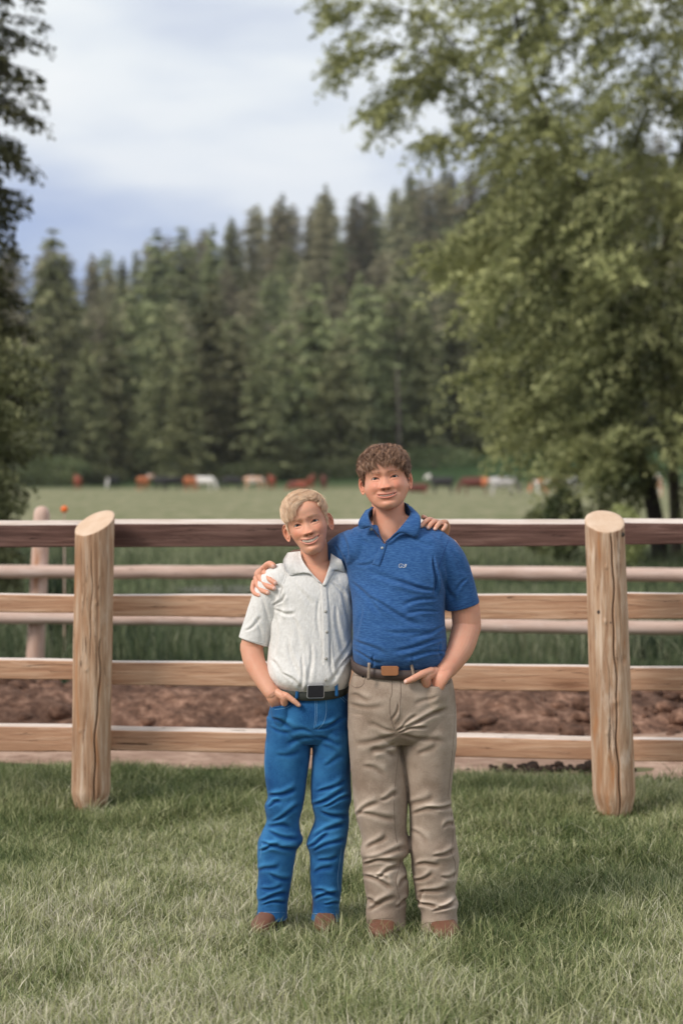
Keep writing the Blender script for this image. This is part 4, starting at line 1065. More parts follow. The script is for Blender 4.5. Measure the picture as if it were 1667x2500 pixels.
def cloth_mat(name, col, weave=900, bs=.25, heather=None, rough=.85, fade=None, stretch=(1, 1, 1), sheen=.15, ribs=None):
    """fabric; Col.x carries how raised a spot is, so worn denim pales on its ridges"""
    m, t, b = newmat(name)
    tc = t.add('ShaderNodeTexCoord').outputs['Object']
    c = col
    n = t.noise(t.mapping(tc, scale=stretch), weave * .25, 3, .6)
    if heather is not None: c = t.mix(t.ramp(n, [(.38, 0.0), (.66, 1.0)]), c, heather)
    big = t.noise(tc, 9, 4, .6)
    if fade is not None:
        a = t.add('ShaderNodeAttribute', {'attribute_name': 'Col'}).outputs['Fac']
        f = t.math('ADD', t.math('MULTIPLY', t.math('SUBTRACT', a, .5), .95), t.math('MULTIPLY', big, .75), True)
        f2 = t.math('ADD', f, t.math('MULTIPLY', t.math('SUBTRACT', n, .5), .5), True)
        c = t.mix(t.ramp(f2, [(.22, 0.0), (.85, 1.0)]), c, fade)
    t.set(b.inputs['Base Color'], c); b.inputs['Roughness'].default_value = rough; b.inputs['Specular IOR Level'].default_value = .2
    b.inputs['Sheen Weight'].default_value = sheen
    h = n
    if ribs is not None:
        r1 = t.noise(t.mapping(tc, scale=ribs), 1.0, 3, .6); h = t.math('ADD', n, t.math('MULTIPLY', r1, 2.0))
    bump(t, b, h, bs, .004); return m
M_polo = cloth_mat('blue_knit', (.018, .072, .215), 1500, .15, (.045, .130, .31), stretch=(.16, .16, 1.0), sheen=.1)
M_linen = cloth_mat('white_gauze_cotton', (.67, .65, .62), 420, .30, (.75, .735, .71), stretch=(1.0, 1, .8), ribs=(210, 80, 60), sheen=.1)
M_denim = cloth_mat('blue_denim', (.006, .060, .195), 1500, .22, None, fade=(.055, .25, .50), stretch=(1.2, 1, .8), sheen=.05)
M_khaki = cloth_mat('tan_denim', (.24, .175, .13), 1400, .22, None, fade=(.60, .49, .40), stretch=(1.2, 1, .8), sheen=.05)
def plain(name, col, rough=.6, metal=0.0, spec=.4):
    m, t, b = newmat(name); tc = t.add('ShaderNodeTexCoord').outputs['Object']; n = t.noise(tc, 60, 4, .6)
    t.set(b.inputs['Base Color'], t.mix(n, tuple(k * .8 for k in col), tuple(min(1, k * 1.15) for k in col)))
    b.inputs['Roughness'].default_value = rough; b.inputs['Metallic'].default_value = metal; b.inputs['Specular IOR Level'].default_value = spec
    bump(t, b, n, .15, .002); return m
M_beltT = plain('brown_belt_leather', (.075, .05, .043), .5); M_beltY = plain('olive_belt_webbing', (.045, .050, .042), .7)
M_patch = plain('tan_leather_buckle', (.36, .15, .065), .45); M_black = plain('black_buckle', (.012, .011, .014), .35); M_silver = plain('silver_metal', (.5, .5, .5), .35, .8)
M_boot = plain('brown_boot_leather', (.17, .075, .045), .55); M_sole = plain('dark_sole', (.03, .022, .018), .8)
M_stitchB = plain('pale_blue_thread', (.22, .42, .66), .9); M_stitchD = plain('dark_tan_thread', (.17, .12, .09), .9); M_stitchK = plain('pale_tan_thread', (.50, .40, .32), .9)
M_white = plain('white_thread', (.75, .75, .75), .8); M_button = plain('shell_button', (.38, .36, .32), .35); M_bluebtn = plain('grey_blue_button', (.42, .45, .45), .35)
M_eye, t, b = newmat('eye_surface'); t.set(b.inputs['Base Color'], t.add('ShaderNodeAttribute', {'attribute_name': 'Col'}).outputs['Color']); b.inputs['Roughness'].default_value = .22; b.inputs['Specular IOR Level'].default_value = .3
M_teeth = plain('teeth_enamel', (.60, .50, .41), .25)
def hair_mat(name):
    m, t, b = newmat(name); c = t.add('ShaderNodeAttribute', {'attribute_name': 'Col'}).outputs['Color']
    t.set(b.inputs['Base Color'], c); b.inputs['Roughness'].default_value = .42; b.inputs['Specular IOR Level'].default_value = .5; return m
M_hair = hair_mat('hair_strands')

def hair_mesh(p, base, Rm, c0, seed, sf):
    """clumped strands that follow the skull. base = plain skull verts/faces (local)"""
    r = np.random.default_rng(seed); V, Fs = base; bv = BVHTree.FromPolygons(V.tolist(), np.vstack([Fs[0]]).tolist())
    hy = [-.10, -.085, -.070, -.050, -.034, -.020, -.008, .004, .018, .030, .055, .10]; hz = p['hairline']
    hl = np.interp(V[:, 1], hy, hz) + p.get('part', 0) * sm(-.012, .03, V[:, 0]) * sm(.0, -.05, V[:, 1]) * sm(.065, .05, np.abs(V[:, 0])) + .004 * vnoise(V, 90, 2)
    mask = (V[:, 2] > hl) & (V[:, 1] < .10)
    N = vnormals(V, Fs[0]); crown = np.array(p['crown'])
    # cap below the strands
    fm = mask[Fs[0]].all(1); idx = np.unique(Fs[0][fm]); mp = -np.ones(len(V), int); mp[idx] = np.arange(len(idx))
    edge = sm(0, .020, (V[:, 2] - hl)[idx])
    cv = V[idx] + N[idx] * ((.0012 + p['cap'] * edge) * (1 + .35 * vnoise(V[idx], 70, 4, 2)))[:, None]
    if p['curl'] > 0: cv += N[idx] * (edge * .0035 * vnoise(V[idx], 55, 8, 2))[:, None]
    cf = mp[Fs[0][fm]]; ccol = np.tile((np.array(p['hcol'][0]) + np.array(p['hcol'][1])) * .5, (len(idx), 1))
    area = np.where(mask)[0]; keep = r.choice(area, p['clumps'] * 6)
    # thin out over-dense poles: accept on a 3 mm hash
    roots = []; seen = set()
    for i in keep:
        k = tuple(np.floor(V[i] / p['cell']).astype(int))
        if k in seen: continue
        seen.add(k); roots.append(i)
        if len(roots) >= p['clumps']: break
    SV, SQ, SC_ = [], [], []; off = 0; K = 9; pal = np.array(p['hcol'])
    for i in roots:
        q = Vector(V[i]); n = Vector(N[i]); ztop = (V[i, 2] - .02) / .08
        L, hm, flow = p['flow'](V[i], N[i], r, crown)
        pts = [np.array(q)]; pos = q.copy(); ph = r.random() * 6.28; cu = p['curl'] * (.5 + r.random()); turns = p['turns'] * (.7 + .6 * r.random())
        side = n.cross(flow).normalized()
        for k in range(1, K):
            s = k / (K - 1); f = (flow - n * flow.dot(n)); f = f.normalized() if f.length > 1e-5 else flow
            pos = pos + f * (L / (K - 1)); loc, nn, _, _ = bv.find_nearest(pos)
            n = nn; h = hm * (math.sin(min(1, s * 1.25) * math.pi * .62)) + .0015
            pos = loc + nn * h
            side = n.cross(f).normalized(); an = ph + turns * 6.28 * s
            w = pos + side * (cu * s ** .6 * math.cos(an)) + n * (cu * .8 * s ** .6 * math.sin(an))
            pts.append(np.array(w))
            flow = flow + Vector((0, 0, -p['grav'] * (1 if s > .3 else .2)))
        pts = np.array(pts); ns = p['per']
        T = np.gradient(pts, axis=0); T /= np.linalg.norm(T, axis=1)[:, None] + 1e-9
        a1 = np.cross(T, [0.3, .2, 1.0]); a1 /= np.linalg.norm(a1, axis=1)[:, None] + 1e-9; a2 = np.cross(T, a1)
        rad = p['crad'] * np.array([1, 1, 1, 1, 1, .92, .8, .62, .4])
        u = r.normal(size=(ns, 2)) * .9; tw = r.random() * .8
        tone = r.random(); colr = pal[1] * (1 - tone) + pal[2] * tone
        for j in range(ns):
            cx_, cy_ = u[j]; l = .8 + .25 * r.random(); sp = pts[0] + (pts - pts[0]) * l
            sp = sp + a1 * (rad * cx_)[:, None] + a2 * (rad * cy_)[:, None] + r.normal(size=3) * (.0013 if r.random() > .06 else .004) * np.linspace(0, 1, K)[:, None]
            w = p['srad'] * np.array([1, 1, 1, 1, .9, .8, .65, .45, .15])
            an = r.random() * 3.14; d1 = a1 * math.cos(an) + a2 * math.sin(an)
            A_ = sp - d1 * w[:, None]; B_ = sp + d1 * w[:, None]
            SV.append(np.stack([A_, B_], 1).reshape(-1, 3)); kk = np.arange(K - 1) * 2
            SQ.append(np.stack([kk, kk + 1, kk + 3, kk + 2], 1) + off); off += 2 * K
            cc = colr * (.8 + .4 * r.random()); SC_.append(np.tile(cc, (2 * K, 1)) * np.repeat(np.linspace(.8, 1.15, K), 2)[:, None])
    SV = np.vstack(SV); SQ = np.vstack(SQ) + len(cv); SC_ = np.vstack(SC_)
    Vl = np.vstack([cv, SV]); return (Vl * sf) @ Rm.T + c0, [cf, SQ], np.vstack([ccol, SC_])

def rotm(roll, yaw, pitch):
    """roll: clockwise lean in the picture is negative; yaw turns to image right; pitch up"""
    return np.array(Matrix.Rotation(roll, 3, 'Y') @ Matrix.Rotation(yaw, 3, 'Z') @ Matrix.Rotation(pitch, 3, 'X'))

class Person:
    def __init__(s, D, base, label, look):
        s.D = D; s.base = np.array(base); s.label = label; s.look = look; s.skin = []; s.nails = []; s.root = None
    def q(s, px, py, dy=0.0): return P(px, py, s.D + dy)
    def limb(s, pts, rad, **k): return tube([s.q(*p) for p in pts], rad, **k)
    def finger(s, pts, r0, r1, nail=None):
        w = [s.q(*p) for p in pts]; rr = np.linspace(r0, r1, len(w)); s.skin.append(tube(w, rr, n=14, sub=6))
        for k in range(1, len(w) - 1): s.skin.append(ball(w[k], rr[k] * 1.06, 8))
        if nail is not None: s.nails.append((s.q(*nail), r1))
    def part(s, name, V, Fs, mats, parent=None, col=None, smooth=True, midx=None):
        return npmesh(name, V - s.base, Fs, mats, parent=parent or s.root, col=col, smooth=smooth, midx=midx)
    def make_skin(s, head, c0, Rm, p, voxel=.0015):
        s.p, s.c0, s.Rm = p, np.array(c0), Rm; sc = p['scale']
        hv, hf, hb = head; W_ = lambda v: (v * sc) @ Rm.T + s.c0
        parts = [(W_(hv), hf)]
        for sd in (-1, 1):
            v, f = ear(sd, p['earw'], p['earout'][(sd + 1) // 2]); parts.append((W_(v), f))
        V, Q = remesh(parts + s.skin, voxel, 2, .5)
        L = ((V - s.c0) @ Rm) / sc; x, y, z = L.T; ax = np.abs(x); N = vnormals(V, Q)
        base = np.array(p['skin']); C = np.tile(base, (len(V), 1)).astype(float)
        def blend(m, col): nonlocal C; m = np.clip(m, 0, 1)[:, None]; C = C * (1 - m) + np.array(col) * m
        isf = (y < -.02) & (z > -.125) & (z < .12) & (ax < .09)
        blend(.45 * g_(vnoise(V, 14, 5, 2) - .6, .5), base * [1, .82, .76])
        blend(isf * .55 * g_(ax - .041, .014) * g_(z + .028, .014), base * [1.0, .66, .60])
        blend(isf * .5 * g_(x, .012) * g_(z + .034, .008), base * [1.0, .68, .60])
        blend(.4 * ((ax > .068) & (z < .03) & (z > -.06) & (y > -.03)), base * [1.0, .72, .66])
        o, u, top, bot = mouth_geo(p, x, z); lw = np.clip(1.02 - u * u, 0, 1) ** .5
        inl = np.maximum(sm(.0062 * lw + .0008, .0062 * lw - .0006, np.abs(z - top - .0000)) * (z > top), sm(.0085 * lw + .0008, .0085 * lw - .0006, np.abs(bot - z)) * (z < bot))
        blend(isf * (np.abs(u) < 1) * .75 * np.maximum(inl, (o > -.0005)), p['lip'])
        blend(isf * (np.abs(u) < 1.0) * (o > .0006) * (y > -.088), (.05, .012, .01))
        blend(isf * .9 * g_(ax - .0078, .0030) * g_(z + .0425, .0018), (.10, .03, .02))  # nostrils darkened: shade of the hollow put into the skin colour
        o, u, top, bot = eye_geo(p, x, z); ins = isf * (np.abs(u) < 1.12)
        blend(ins * .35 * g_(z - top - .001, .0035), base * [.62, .42, .38])
        blend(ins * .85 * g_(z - top - .0002, .0012), (.045, .028, .02)); blend(ins * .45 * g_(z - bot + .0002, .0008), (.12, .06, .045))
        # brows
        ub = (ax - .010) / .036; zb = .0165 * 1.0 + .0042 * np.sin(np.clip(ub, 0, 1) * 2.3) - .002 * ub; th = .0035 * (1 - .55 * np.clip(ub, 0, 1))
        hairy = .6 + .8 * vnoise(L * [1, 1, 1.6], 420, 6)
        blend(isf * p['browa'] * sm(-.03, .1, ub) * sm(1.08, .85, ub) * np.exp(-((z - zb) / th) ** 2) * hairy * 1.15, p['brow'])
        for (c, rr) in s.nails:
            d = np.linalg.norm((V - c) * [1, 1.0, 1], axis=1); blend(sm(rr * 1.05, rr * .75, d) * .75, (.86, .60, .52))
        s.root = npmesh('person', V, Q, M_skin, col=C, loc=tuple(s.base)); tag(s.root, s.label, 'person')
        # eyes
        for sd in (-1, 1):
            r = .0118; n1, n2 = 24, 32; hbv = p['_bv']
            h = hbv.ray_cast(Vector((sd * p['ex'], -.3, p['ez'])), Vector((0, 1, 0)))[0]
            c = np.array([sd * p['ex'], h[1] + p['eyein'] + r, p['ez'] - .0003])
            v, f = ball((0, 0, 0), r, 20)
            gx, gz = p['gaze']; d = np.hypot(v[:, 0] - gx - sd * .0009, v[:, 2] - gz)
            col = np.where((d < .0026)[:, None], (.004, .003, .003), np.where((d < .0054)[:, None], p['iris'], (.42, .37, .34))); col = np.where(((d < .0054) & (v[:, 1] > 0))[:, None], (.6, .5, .5), col)
            s.part('eye', W_(v + c), f, M_eye, col=col)
        # upper teeth along the arc of the jaw
        tv = []; tw = p['tooth']
        xs_ = [(-3.25, .75), (-2.45, .85), (-1.55, .95), (-.55, 1.08), (.55, 1.08), (1.55, .95), (2.45, .85), (3.25, .75)]
        for (k, sc_) in xs_:
            x_ = k * tw; yb = -.0930 + p['teethin'] + x_ * x_ * 9.0; u = x_ / p['mw']
            zt = p['mz'] + p['ma'] * u * u; hgt = p['th'] * (1 - .35 * abs(u)) 
            v, f = ball((0, 0, 0), (tw * .95 * sc_, .004, hgt * 1.5), 12); v[:, 0] = np.clip(v[:, 0], -tw * .505 * sc_, tw * .505 * sc_); v[:, 2] = np.clip(v[:, 2], -hgt * .9, hgt)
            tv.append((v + [x_, yb, zt - hgt * .50], f))
        v, f = joinparts(tv); s.part('teeth', W_(v), f, M_teeth)
        v, f, c = hair_mesh(p, (hb, hf), Rm, s.c0, p['seed'], sc); o = s.part('hair', v, f, M_hair, col=c); o['label'] = p['hairlabel']
        return V, Q
    def garment(s, name, parts, voxel, mat, fl, label=None, it=3, wr=.0012, wsc=(16, 16, 16), cutpoly=None, k=1.0, seed=0):
        V, Q = remesh(parts, voxel, it, .5); N = vnormals(V, Q)
        d = folds(V, N, fl, k) + wr * vnoise(V * (np.array(wsc) / 16), 16, seed, 3)
        V = V + N * d[:, None]
        if cutpoly is not None:
            px, py = proj(V); poly = np.array(cutpoly); ins = np.zeros(len(V), bool); j = len(poly) - 1
            for i in range(len(poly)):
                xi, yi = poly[i]; xj, yj = poly[j]
                ins ^= ((yi > py) != (yj > py)) & (px < (xj - xi) * (py - yi) / (yj - yi + 1e-9) + xi); j = i
            ins &= V[:, 1] < s.D + .02
            Q = Q[~ins[Q].any(1)]
            E = np.sort(np.stack([Q, np.roll(Q, -1, 1)], -1).reshape(-1, 2), 1); k_ = E[:, 0] * len(V) + E[:, 1]; un, ct = np.unique(k_, return_counts=True)
            bd = np.unique(np.concatenate([un[ct == 1] // len(V), un[ct == 1] % len(V)]))
            for i in bd:
                best = None
                for j in range(len(poly)):
                    a_, b_ = poly[j], poly[(j + 1) % len(poly)]; d_ = b_ - a_; t_ = np.clip(((px[i] - a_[0]) * d_[0] + (py[i] - a_[1]) * d_[1]) / (d_ @ d_), 0, 1); c_ = a_ + d_ * t_; e_ = math.hypot(c_[0] - px[i], c_[1] - py[i])
                    if best is None or e_ < best[0]: best = (e_, c_)
                if best[0] < 5: w_ = P(best[1][0], best[1][1], V[i, 1]); V[i] = w_
        hgt = np.clip(.5 + d / .008 * .5, 0, 1)
        o = s.part(name, V, Q, mat, col=hgt[:, None] * np.ones(3))
        if label: o['label'] = label
        return o, V, Q, mkbvh(V, Q)
    def strip(s, name, edgeA, edgeB, mat, bvh, lift, parent, n=26, m=6, th=.0022, puff=.0, label=None):
        """cloth piece between two photo polylines laid on the surface; points are (px, py[, lift]) or fixed (px, py, None, dy)"""
        def W(pt):
            if len(pt) > 3: return s.q(pt[0], pt[1], pt[3])
            lf = pt[2] if len(pt) > 2 else lift
            h = hit(bvh, pt[0], pt[1], lf)
            if h is None or h[1] > s.D + .0:
                g = s.q(pt[0], pt[1], -.10); l2 = bvh.find_nearest(Vector(g))[0]; h = np.array([g[0], l2[1] - lf, g[2]])
            return h
        A = crom([W(p_) for p_ in edgeA], 8); B = crom([W(p_) for p_ in edgeB], 8)
        def rs(C):
            l = np.r_[0, np.cumsum(np.linalg.norm(np.diff(C, axis=0), axis=1))]; t = np.linspace(0, l[-1], n); return np.stack([np.interp(t, l, C[:, k]) for k in range(3)], 1)
        A, B = rs(A), rs(B); t = np.linspace(0, 1, m)[:, None, None]
        G = A[None] * (1 - t) + B[None] * t; G[..., 1] -= puff * np.sin(t[..., 0] * math.pi)
        V = G.reshape(-1, 3); Q = grid_faces(m, n)
        N = vnormals(V, Q)
        if N[:, 1].mean() > 0: Q = Q[:, ::-1]; N = -N
        V2 = np.vstack([V + N * th * .5, V - N * th * .5]); k = len(V)
        bd = list(range(n)) + [n - 1 + i * n for i in range(1, m)] + [m * n - 2 - i for i in range(n - 1)] + [(m - 2 - i) * n for i in range(m - 2)]
        bd = np.array(bd); b2 = np.roll(bd, -1); E = np.stack([bd, bd + k, b2 + k, b2], 1)
        o = s.part(name, V2, [np.vstack([Q, Q[:, ::-1] + k, E])], mat, parent=parent, col=np.full((2 * k, 3), .5)); 
        if label: o['label'] = label
        return o
    def seam(s, lines, bvh, r, mat, parent, name='stitching', lift=.0004, dash=False):
        parts = []
        for ln in lines:
            pts = crom(np.array([list(p_[:2]) for p_ in ln], float), 7); w = [hit(bvh, a, b_, lift) for a, b_ in pts]; w = [k for k in w if k is not None]
            if len(w) < 2: continue
            w = np.array(w)
            if len(w) > 4:
                sm_ = w.copy(); sm_[1:-1] = (w[:-2] + w[1:-1] * 2 + w[2:]) / 4; w = sm_
            if dash:
                l = np.r_[0, np.cumsum(np.linalg.norm(np.diff(w, axis=0), axis=1))]; st = .0045; k = 0.0
                while k + st * .6 < l[-1]:
                    tt = np.array([k, k + st * .6]); parts.append(tube(np.stack([np.interp(tt, l, w[:, c]) for c in range(3)], 1), [r, r], n=5, sub=1)); k += st
            else: parts.append(tube(w, np.full(len(w), r), n=6, sub=1))
        if not parts: return None
        V, f = joinparts(parts); return s.part(name, V, f, mat, parent=parent)
    def belt(s, cx, rx, ry, dy, py_front, py_side, h, mat, th=.0035, name='belt'):
        n = 160; a = np.linspace(0, 2 * math.pi, n, endpoint=False); R = []
        zc = s.q(cx, py_front, 0)[2]; zs = s.q(cx, py_side, 0)[2]; xc = s.q(cx, py_front, 0)[0]; rx = rx / F * s.D
        ex = 2.2; ca = np.sign(np.cos(a)) * np.abs(np.cos(a)) ** (2 / ex); sa = np.sign(np.sin(a)) * np.abs(np.sin(a)) ** (2 / ex)
        z = zs + (zc - zs) * (-sa) ; z = np.where(sa > 0, zs + (zs - zc) * .4 * sa, z)
        sec = [(0, -h / 2), (th, -h / 2 + .001), (th * 1.2, 0), (th, h / 2 - .001), (0, h / 2), (-th, h / 2), (-th, -h / 2)]
        Rg = np.array([[(xc + (rx + o) * ca[i], s.D + dy + (ry + o) * sa[i], z[i] + hh) for (o, hh) in sec] for i in range(n)])
        m = len(sec); i = np.arange(n)[:, None]; j = np.arange(m)[None]
        Q = np.stack([i * m + j, ((i + 1) % n) * m + j, ((i + 1) % n) * m + (j + 1) % m, i * m + (j + 1) % m], -1).reshape(-1, 4)
        V = Rg.reshape(-1, 3); return s.part(name, V, Q, mat), mkbvh(V, Q)
    def plate(s, name, poly, bvh, th, mat, parent, lift=.0, bev=.0012):
        """small solid plate with the given photo outline, laid on a surface"""
        pts = np.array([hit(bvh, a, b_, lift) if hit(bvh, a, b_, lift) is not None else s.q(a, b_, -.15) for a, b_ in poly]); c = pts.mean(0)
        y = pts[:, 1].min(); R = []
        for (f, dy) in ((1.0, .008), (1.0, -th * .75), (.955, -th), (.3, -th - .0002)):
            q = c + (pts - c) * f; q[:, 1] = y + dy; R.append(q)
        V, f = rings_to_mesh(np.array(R)); o = s.part(name, V, f, mat, parent=parent, smooth=False); return o
    def button(s, px, py, bvh, r, mat, parent, lift=.001):
        h = hit(bvh, px, py, lift); v, f = tube([h + [0, .001, 0], h - [0, .0016, 0]], [r, r * .92], n=16, sub=1, caps=(False, False)); return s.part('button', v, f, mat, parent=parent)
    def boot(s, px, py, w, toe_dx, L, z_ground, lowtop=False):
        """boot seen from the front; px,py = centre where it leaves the hem"""
        c = s.q(px, py, 0); x0 = c[0]; y0 = s.D; ax = np.array([toe_dx, -1.0]); ax /= np.linalg.norm(ax); zg = z_ground
        rows = [(-.09, .030, .05), (-.06, .034, .062), (-.01, .036, .075), (.04, .040, .068), (.09, .045, .056), (.13, .046, .048), (.16, .038, .040), (.185, .020, .028), (.192, .006, .015)]
        k = w / .045; cen, U, Vv = [], [], []
        sx = np.array([-ax[1], ax[0]])
        for (t_, rw, hh) in rows:
            cen.append([x0 + ax[0] * t_ * L / .19, y0 + ax[1] * t_ * L / .19, zg + .012 + hh / 2]); U.append([sx[0] * rw * k, sx[1] * rw * k, 0]); Vv.append([0, 0, hh / 2])
        A = crom(np.hstack([cen, U, Vv]), 5); v, f = loft(A[:, :3], A[:, 3:6], A[:, 6:], 28, 2.6)
        shaft = tube([[x0, y0 + .01, zg + .05], [x0, y0 + .015, zg + .15]], [(.040 * k, .048), (.036 * k, .046)], n=24, sub=3)
        V, Q = remesh([(v, f), shaft], .004, 3); N = vnormals(V, Q); V = V + N * (.0012 * vnoise(V * [1, 2.2, 1], 40, 3, 2))[:, None]
        b_ = s.part('boot', V, Q, M_boot)
        cs, Us, Vs = [], [], []
        for (t_, rw, hh) in rows: cs.append([x0 + ax[0] * t_ * L / .19, y0 + ax[1] * t_ * L / .19, zg + .008]); Us.append([sx[0] * (rw * k + .004), sx[1] * (rw * k + .004), 0]); Vs.append([0, 0, .008])
        A = crom(np.hstack([cs, Us, Vs]), 4); v, f = loft(A[:, :3], A[:, 3:6], A[:, 6:], 24, 4); s.part('sole', v, f, M_sole, parent=b_)
# ---------------------------------------------------------------- the taller boy
def crown_flow(v, n, crown, up=.0):
    d = Vector(v) - Vector(crown); d = d - Vector(n) * d.dot(Vector(n)); return d.normalized() if d.length > 1e-4 else Vector((0, -1, 0))

def flow_curly(v, n, r, crown):
    f = crown_flow(v, n, crown); j = Vector(r.normal(size=3)) * .30; f = f + j
    if v[1] < -.04 and v[2] > .05: f = f + Vector((.25, -.4, -.25))
    top = min(1, max(0, (v[2] - .015) / .05)); L = .016 + .034 * top; hm = .003 + .0115 * top
    if v[1] < -.06: hm *= .75; L *= .85
    return L * r.uniform(.8, 1.15), hm * r.uniform(.7, 1.2), f.normalized()

def flow_swept(v, n, r, crown):
    f = crown_flow(v, n, crown); top = min(1, max(0, (v[2] - .03) / .045))
    sw = Vector((-1.0, -.55, -.12)); front = min(1, max(0, (.045 - v[1]) / .06)) * top
    if v[0] < -.005: sw = Vector((-.62, -.6, -.45))
    if v[0] > .012 and v[1] < -.03: sw = Vector((-1, .25, .3))
    f = f * (1 - front * .9) + sw * front; f = f + Vector(r.normal(size=3)) * .12
    side = 1 - top; f = f + Vector((0, -.15, -.8)) * side
    L = .015 + .030 * top; hm = .0022 + .0095 * top
    if v[0] > .012 and v[1] < -.02: L *= .55; hm *= .8
    elif front > .4: L *= 1.2
    return L * r.uniform(.85, 1.15), hm * r.uniform(.8, 1.15), f.normalized()

T = Person(6.95, (P(975, 2280, 6.95)[0], 6.97, 0), 'taller teenage boy with curly brown hair in blue polo shirt and tan jeans', None)
pT = dict(w=.0745, jaw=1.13, fl=1.02, cr=1.0, ex=.0325, ew=.0135, eh=.0026, ez=-.0005, mw=.0355, mz=-.0605, ma=.0052, mo=.0058, nose=.0150, cheek=.0085,
          scale=1.0, skin=(.66, .345, .235), lip=(.52, .19, .145), brow=(.16, .085, .05), browa=.70, earw=.0735, earout=(.80, .60), eyein=-.0075, gaze=(0, 0), iris=(.03, .03, .028), tooth=.0066, th=.0038, teethin=.0058,
          hairline=[.066, .064, .054, .046, .020, -.006, -.010, .024, .022, -.010, -.045, -.060], crown=(.005, .035, .104), cap=.006, curl=.0042, turns=1.05, grav=.09, clumps=1250, per=24, crad=.0027, srad=.00042, cell=.0036,
          hcol=[(.085, .046, .030), (.15, .080, .050), (.42, .245, .155)], seed=3, flow=flow_curly, hairlabel='thick curly brown hair falling over the forehead')
hv, hf, hb = build_head(pT); pT['_bv'] = BVHTree.FromPolygons(hv.tolist(), hf[0].tolist())
cT = T.q(941, 1169, .0); RT = rotm(-math.radians(7.5), math.radians(-3), math.radians(-4))
S = T.skin
S.append(T.limb([(945, 1215, .03), (949, 1255, .022), (951, 1290, .018), (952, 1330, .02)], [.056, .0575, .061, .075], n=40, sub=6, up=(0, 1, 0)))
def shear(v):
    v[:, 1] += .30 * np.clip(P(985, 0, 6.95)[0] - v[:, 0], -.1, .3) * sm(1.10, 1.25, v[:, 2]); v[:, 1] += .25 * np.clip(P(900, 0, 6.95)[0] - v[:, 0], 0, .3) * sm(1.05, 1.2, v[:, 2])
sk_ = secs(T.D, [(1254, 915, 990, .040, .022), (1268, 893, 1008, .05, .02), (1295, 880, 1030, .060, .016), (1325, 872, 1055, .076, .014), (1360, 880, 1050, .088, .014), (1400, 900, 1030, .085, .02)]); shear(sk_[0]); S.append(sk_)
# right arm: round behind the smaller boy, hand on his far shoulder
S.append(T.limb([(862, 1335, .08), (812, 1372, .20), (757, 1422, .29)], [.050, .046, .042], n=22, sub=6))
S.append(T.limb([(757, 1422, .29), (700, 1428, .24), (652, 1416, .165), (638, 1404, .127)], [.042, .037, .028, .026], n=22, sub=6))
S.append(T.limb([(643, 1404, 0.1380), (638, 1404, 0.1080), (634, 1408, 0.0840)], [(.030, .016), (.036, .015), (.036, .013)], n=20, sub=6, up=(.25, 0, 1)))
T.finger([(640, 1394, 0.0930), (650, 1403, 0.0620), (659, 1415, 0.0320), (671, 1423, 0.0180)], .0112, .0090, (674, 1424, 0.0100))
T.finger([(631, 1402, 0.0900), (641, 1419, 0.0560), (654, 1431, 0.0280), (668, 1436, 0.0140)], .0114, .0092, (671, 1437, 0.0060))
T.finger([(625, 1412, 0.0920), (631, 1431, 0.0640), (641, 1442, 0.0360), (653, 1447, 0.0200)], .0106, .0087, (655, 1448, 0.0120))
T.finger([(620, 1421, 0.0980), (617, 1438, 0.0780), (623, 1449, 0.0560), (633, 1454, 0.0380)], .0092, .0076, (635, 1455, 0.0310))
T.finger([(646, 1398, 0.1080), (648, 1384, 0.0860), (658, 1377, 0.0640), (667, 1381, 0.0480)], .0125, .0108, (667, 1385, 0.0360))
# left arm down to the pocket
S.append(T.limb([(1085, 1350, .0), (1115, 1420, .0), (1134, 1480, .004), (1139, 1530, .008)], [.058, .054, .0505, .050], n=26, sub=6))
S.append(T.limb([(1139, 1528, .008), (1124, 1580, -.03), (1100, 1620, -.07), (1083, 1642, -.10)], [.0505, .046, .037, .0315], n=26, sub=6))
S.append(T.limb([(1088, 1634, -.095), (1075, 1650, -.112), (1063, 1667, -.106), (1054, 1690, -.078)], [(.031, .024), (.036, .021), (.042, .019), (.040, .014)], n=24, sub=6, up=(1, 0, .35)))
for k, (x, y, l) in enumerate([(1032, 1694, 38), (1044, 1700, 44), (1057, 1702, 41), (1070, 1698, 32)]):
    T.finger([(x + 4, y - 20, -.085), (x, y, -.076), (x - 3, y + l * .55, -.07), (x - 3, y + l, -.065)], .0092, .0078)
T.finger([(1052, 1638, -.125), (1030, 1646, -.148), (1008, 1657, -.158), (992, 1664, -.158)], .0145, .0098, (986, 1664, -.168))
S.append(T.limb([(1062, 1640, -.11), (1040, 1652, -.132), (1040, 1668, -.125)], [.018, .0185, .017], n=16, sub=5))
TV, TQ = T.make_skin((hv, hf, hb), cT, RT, pT)

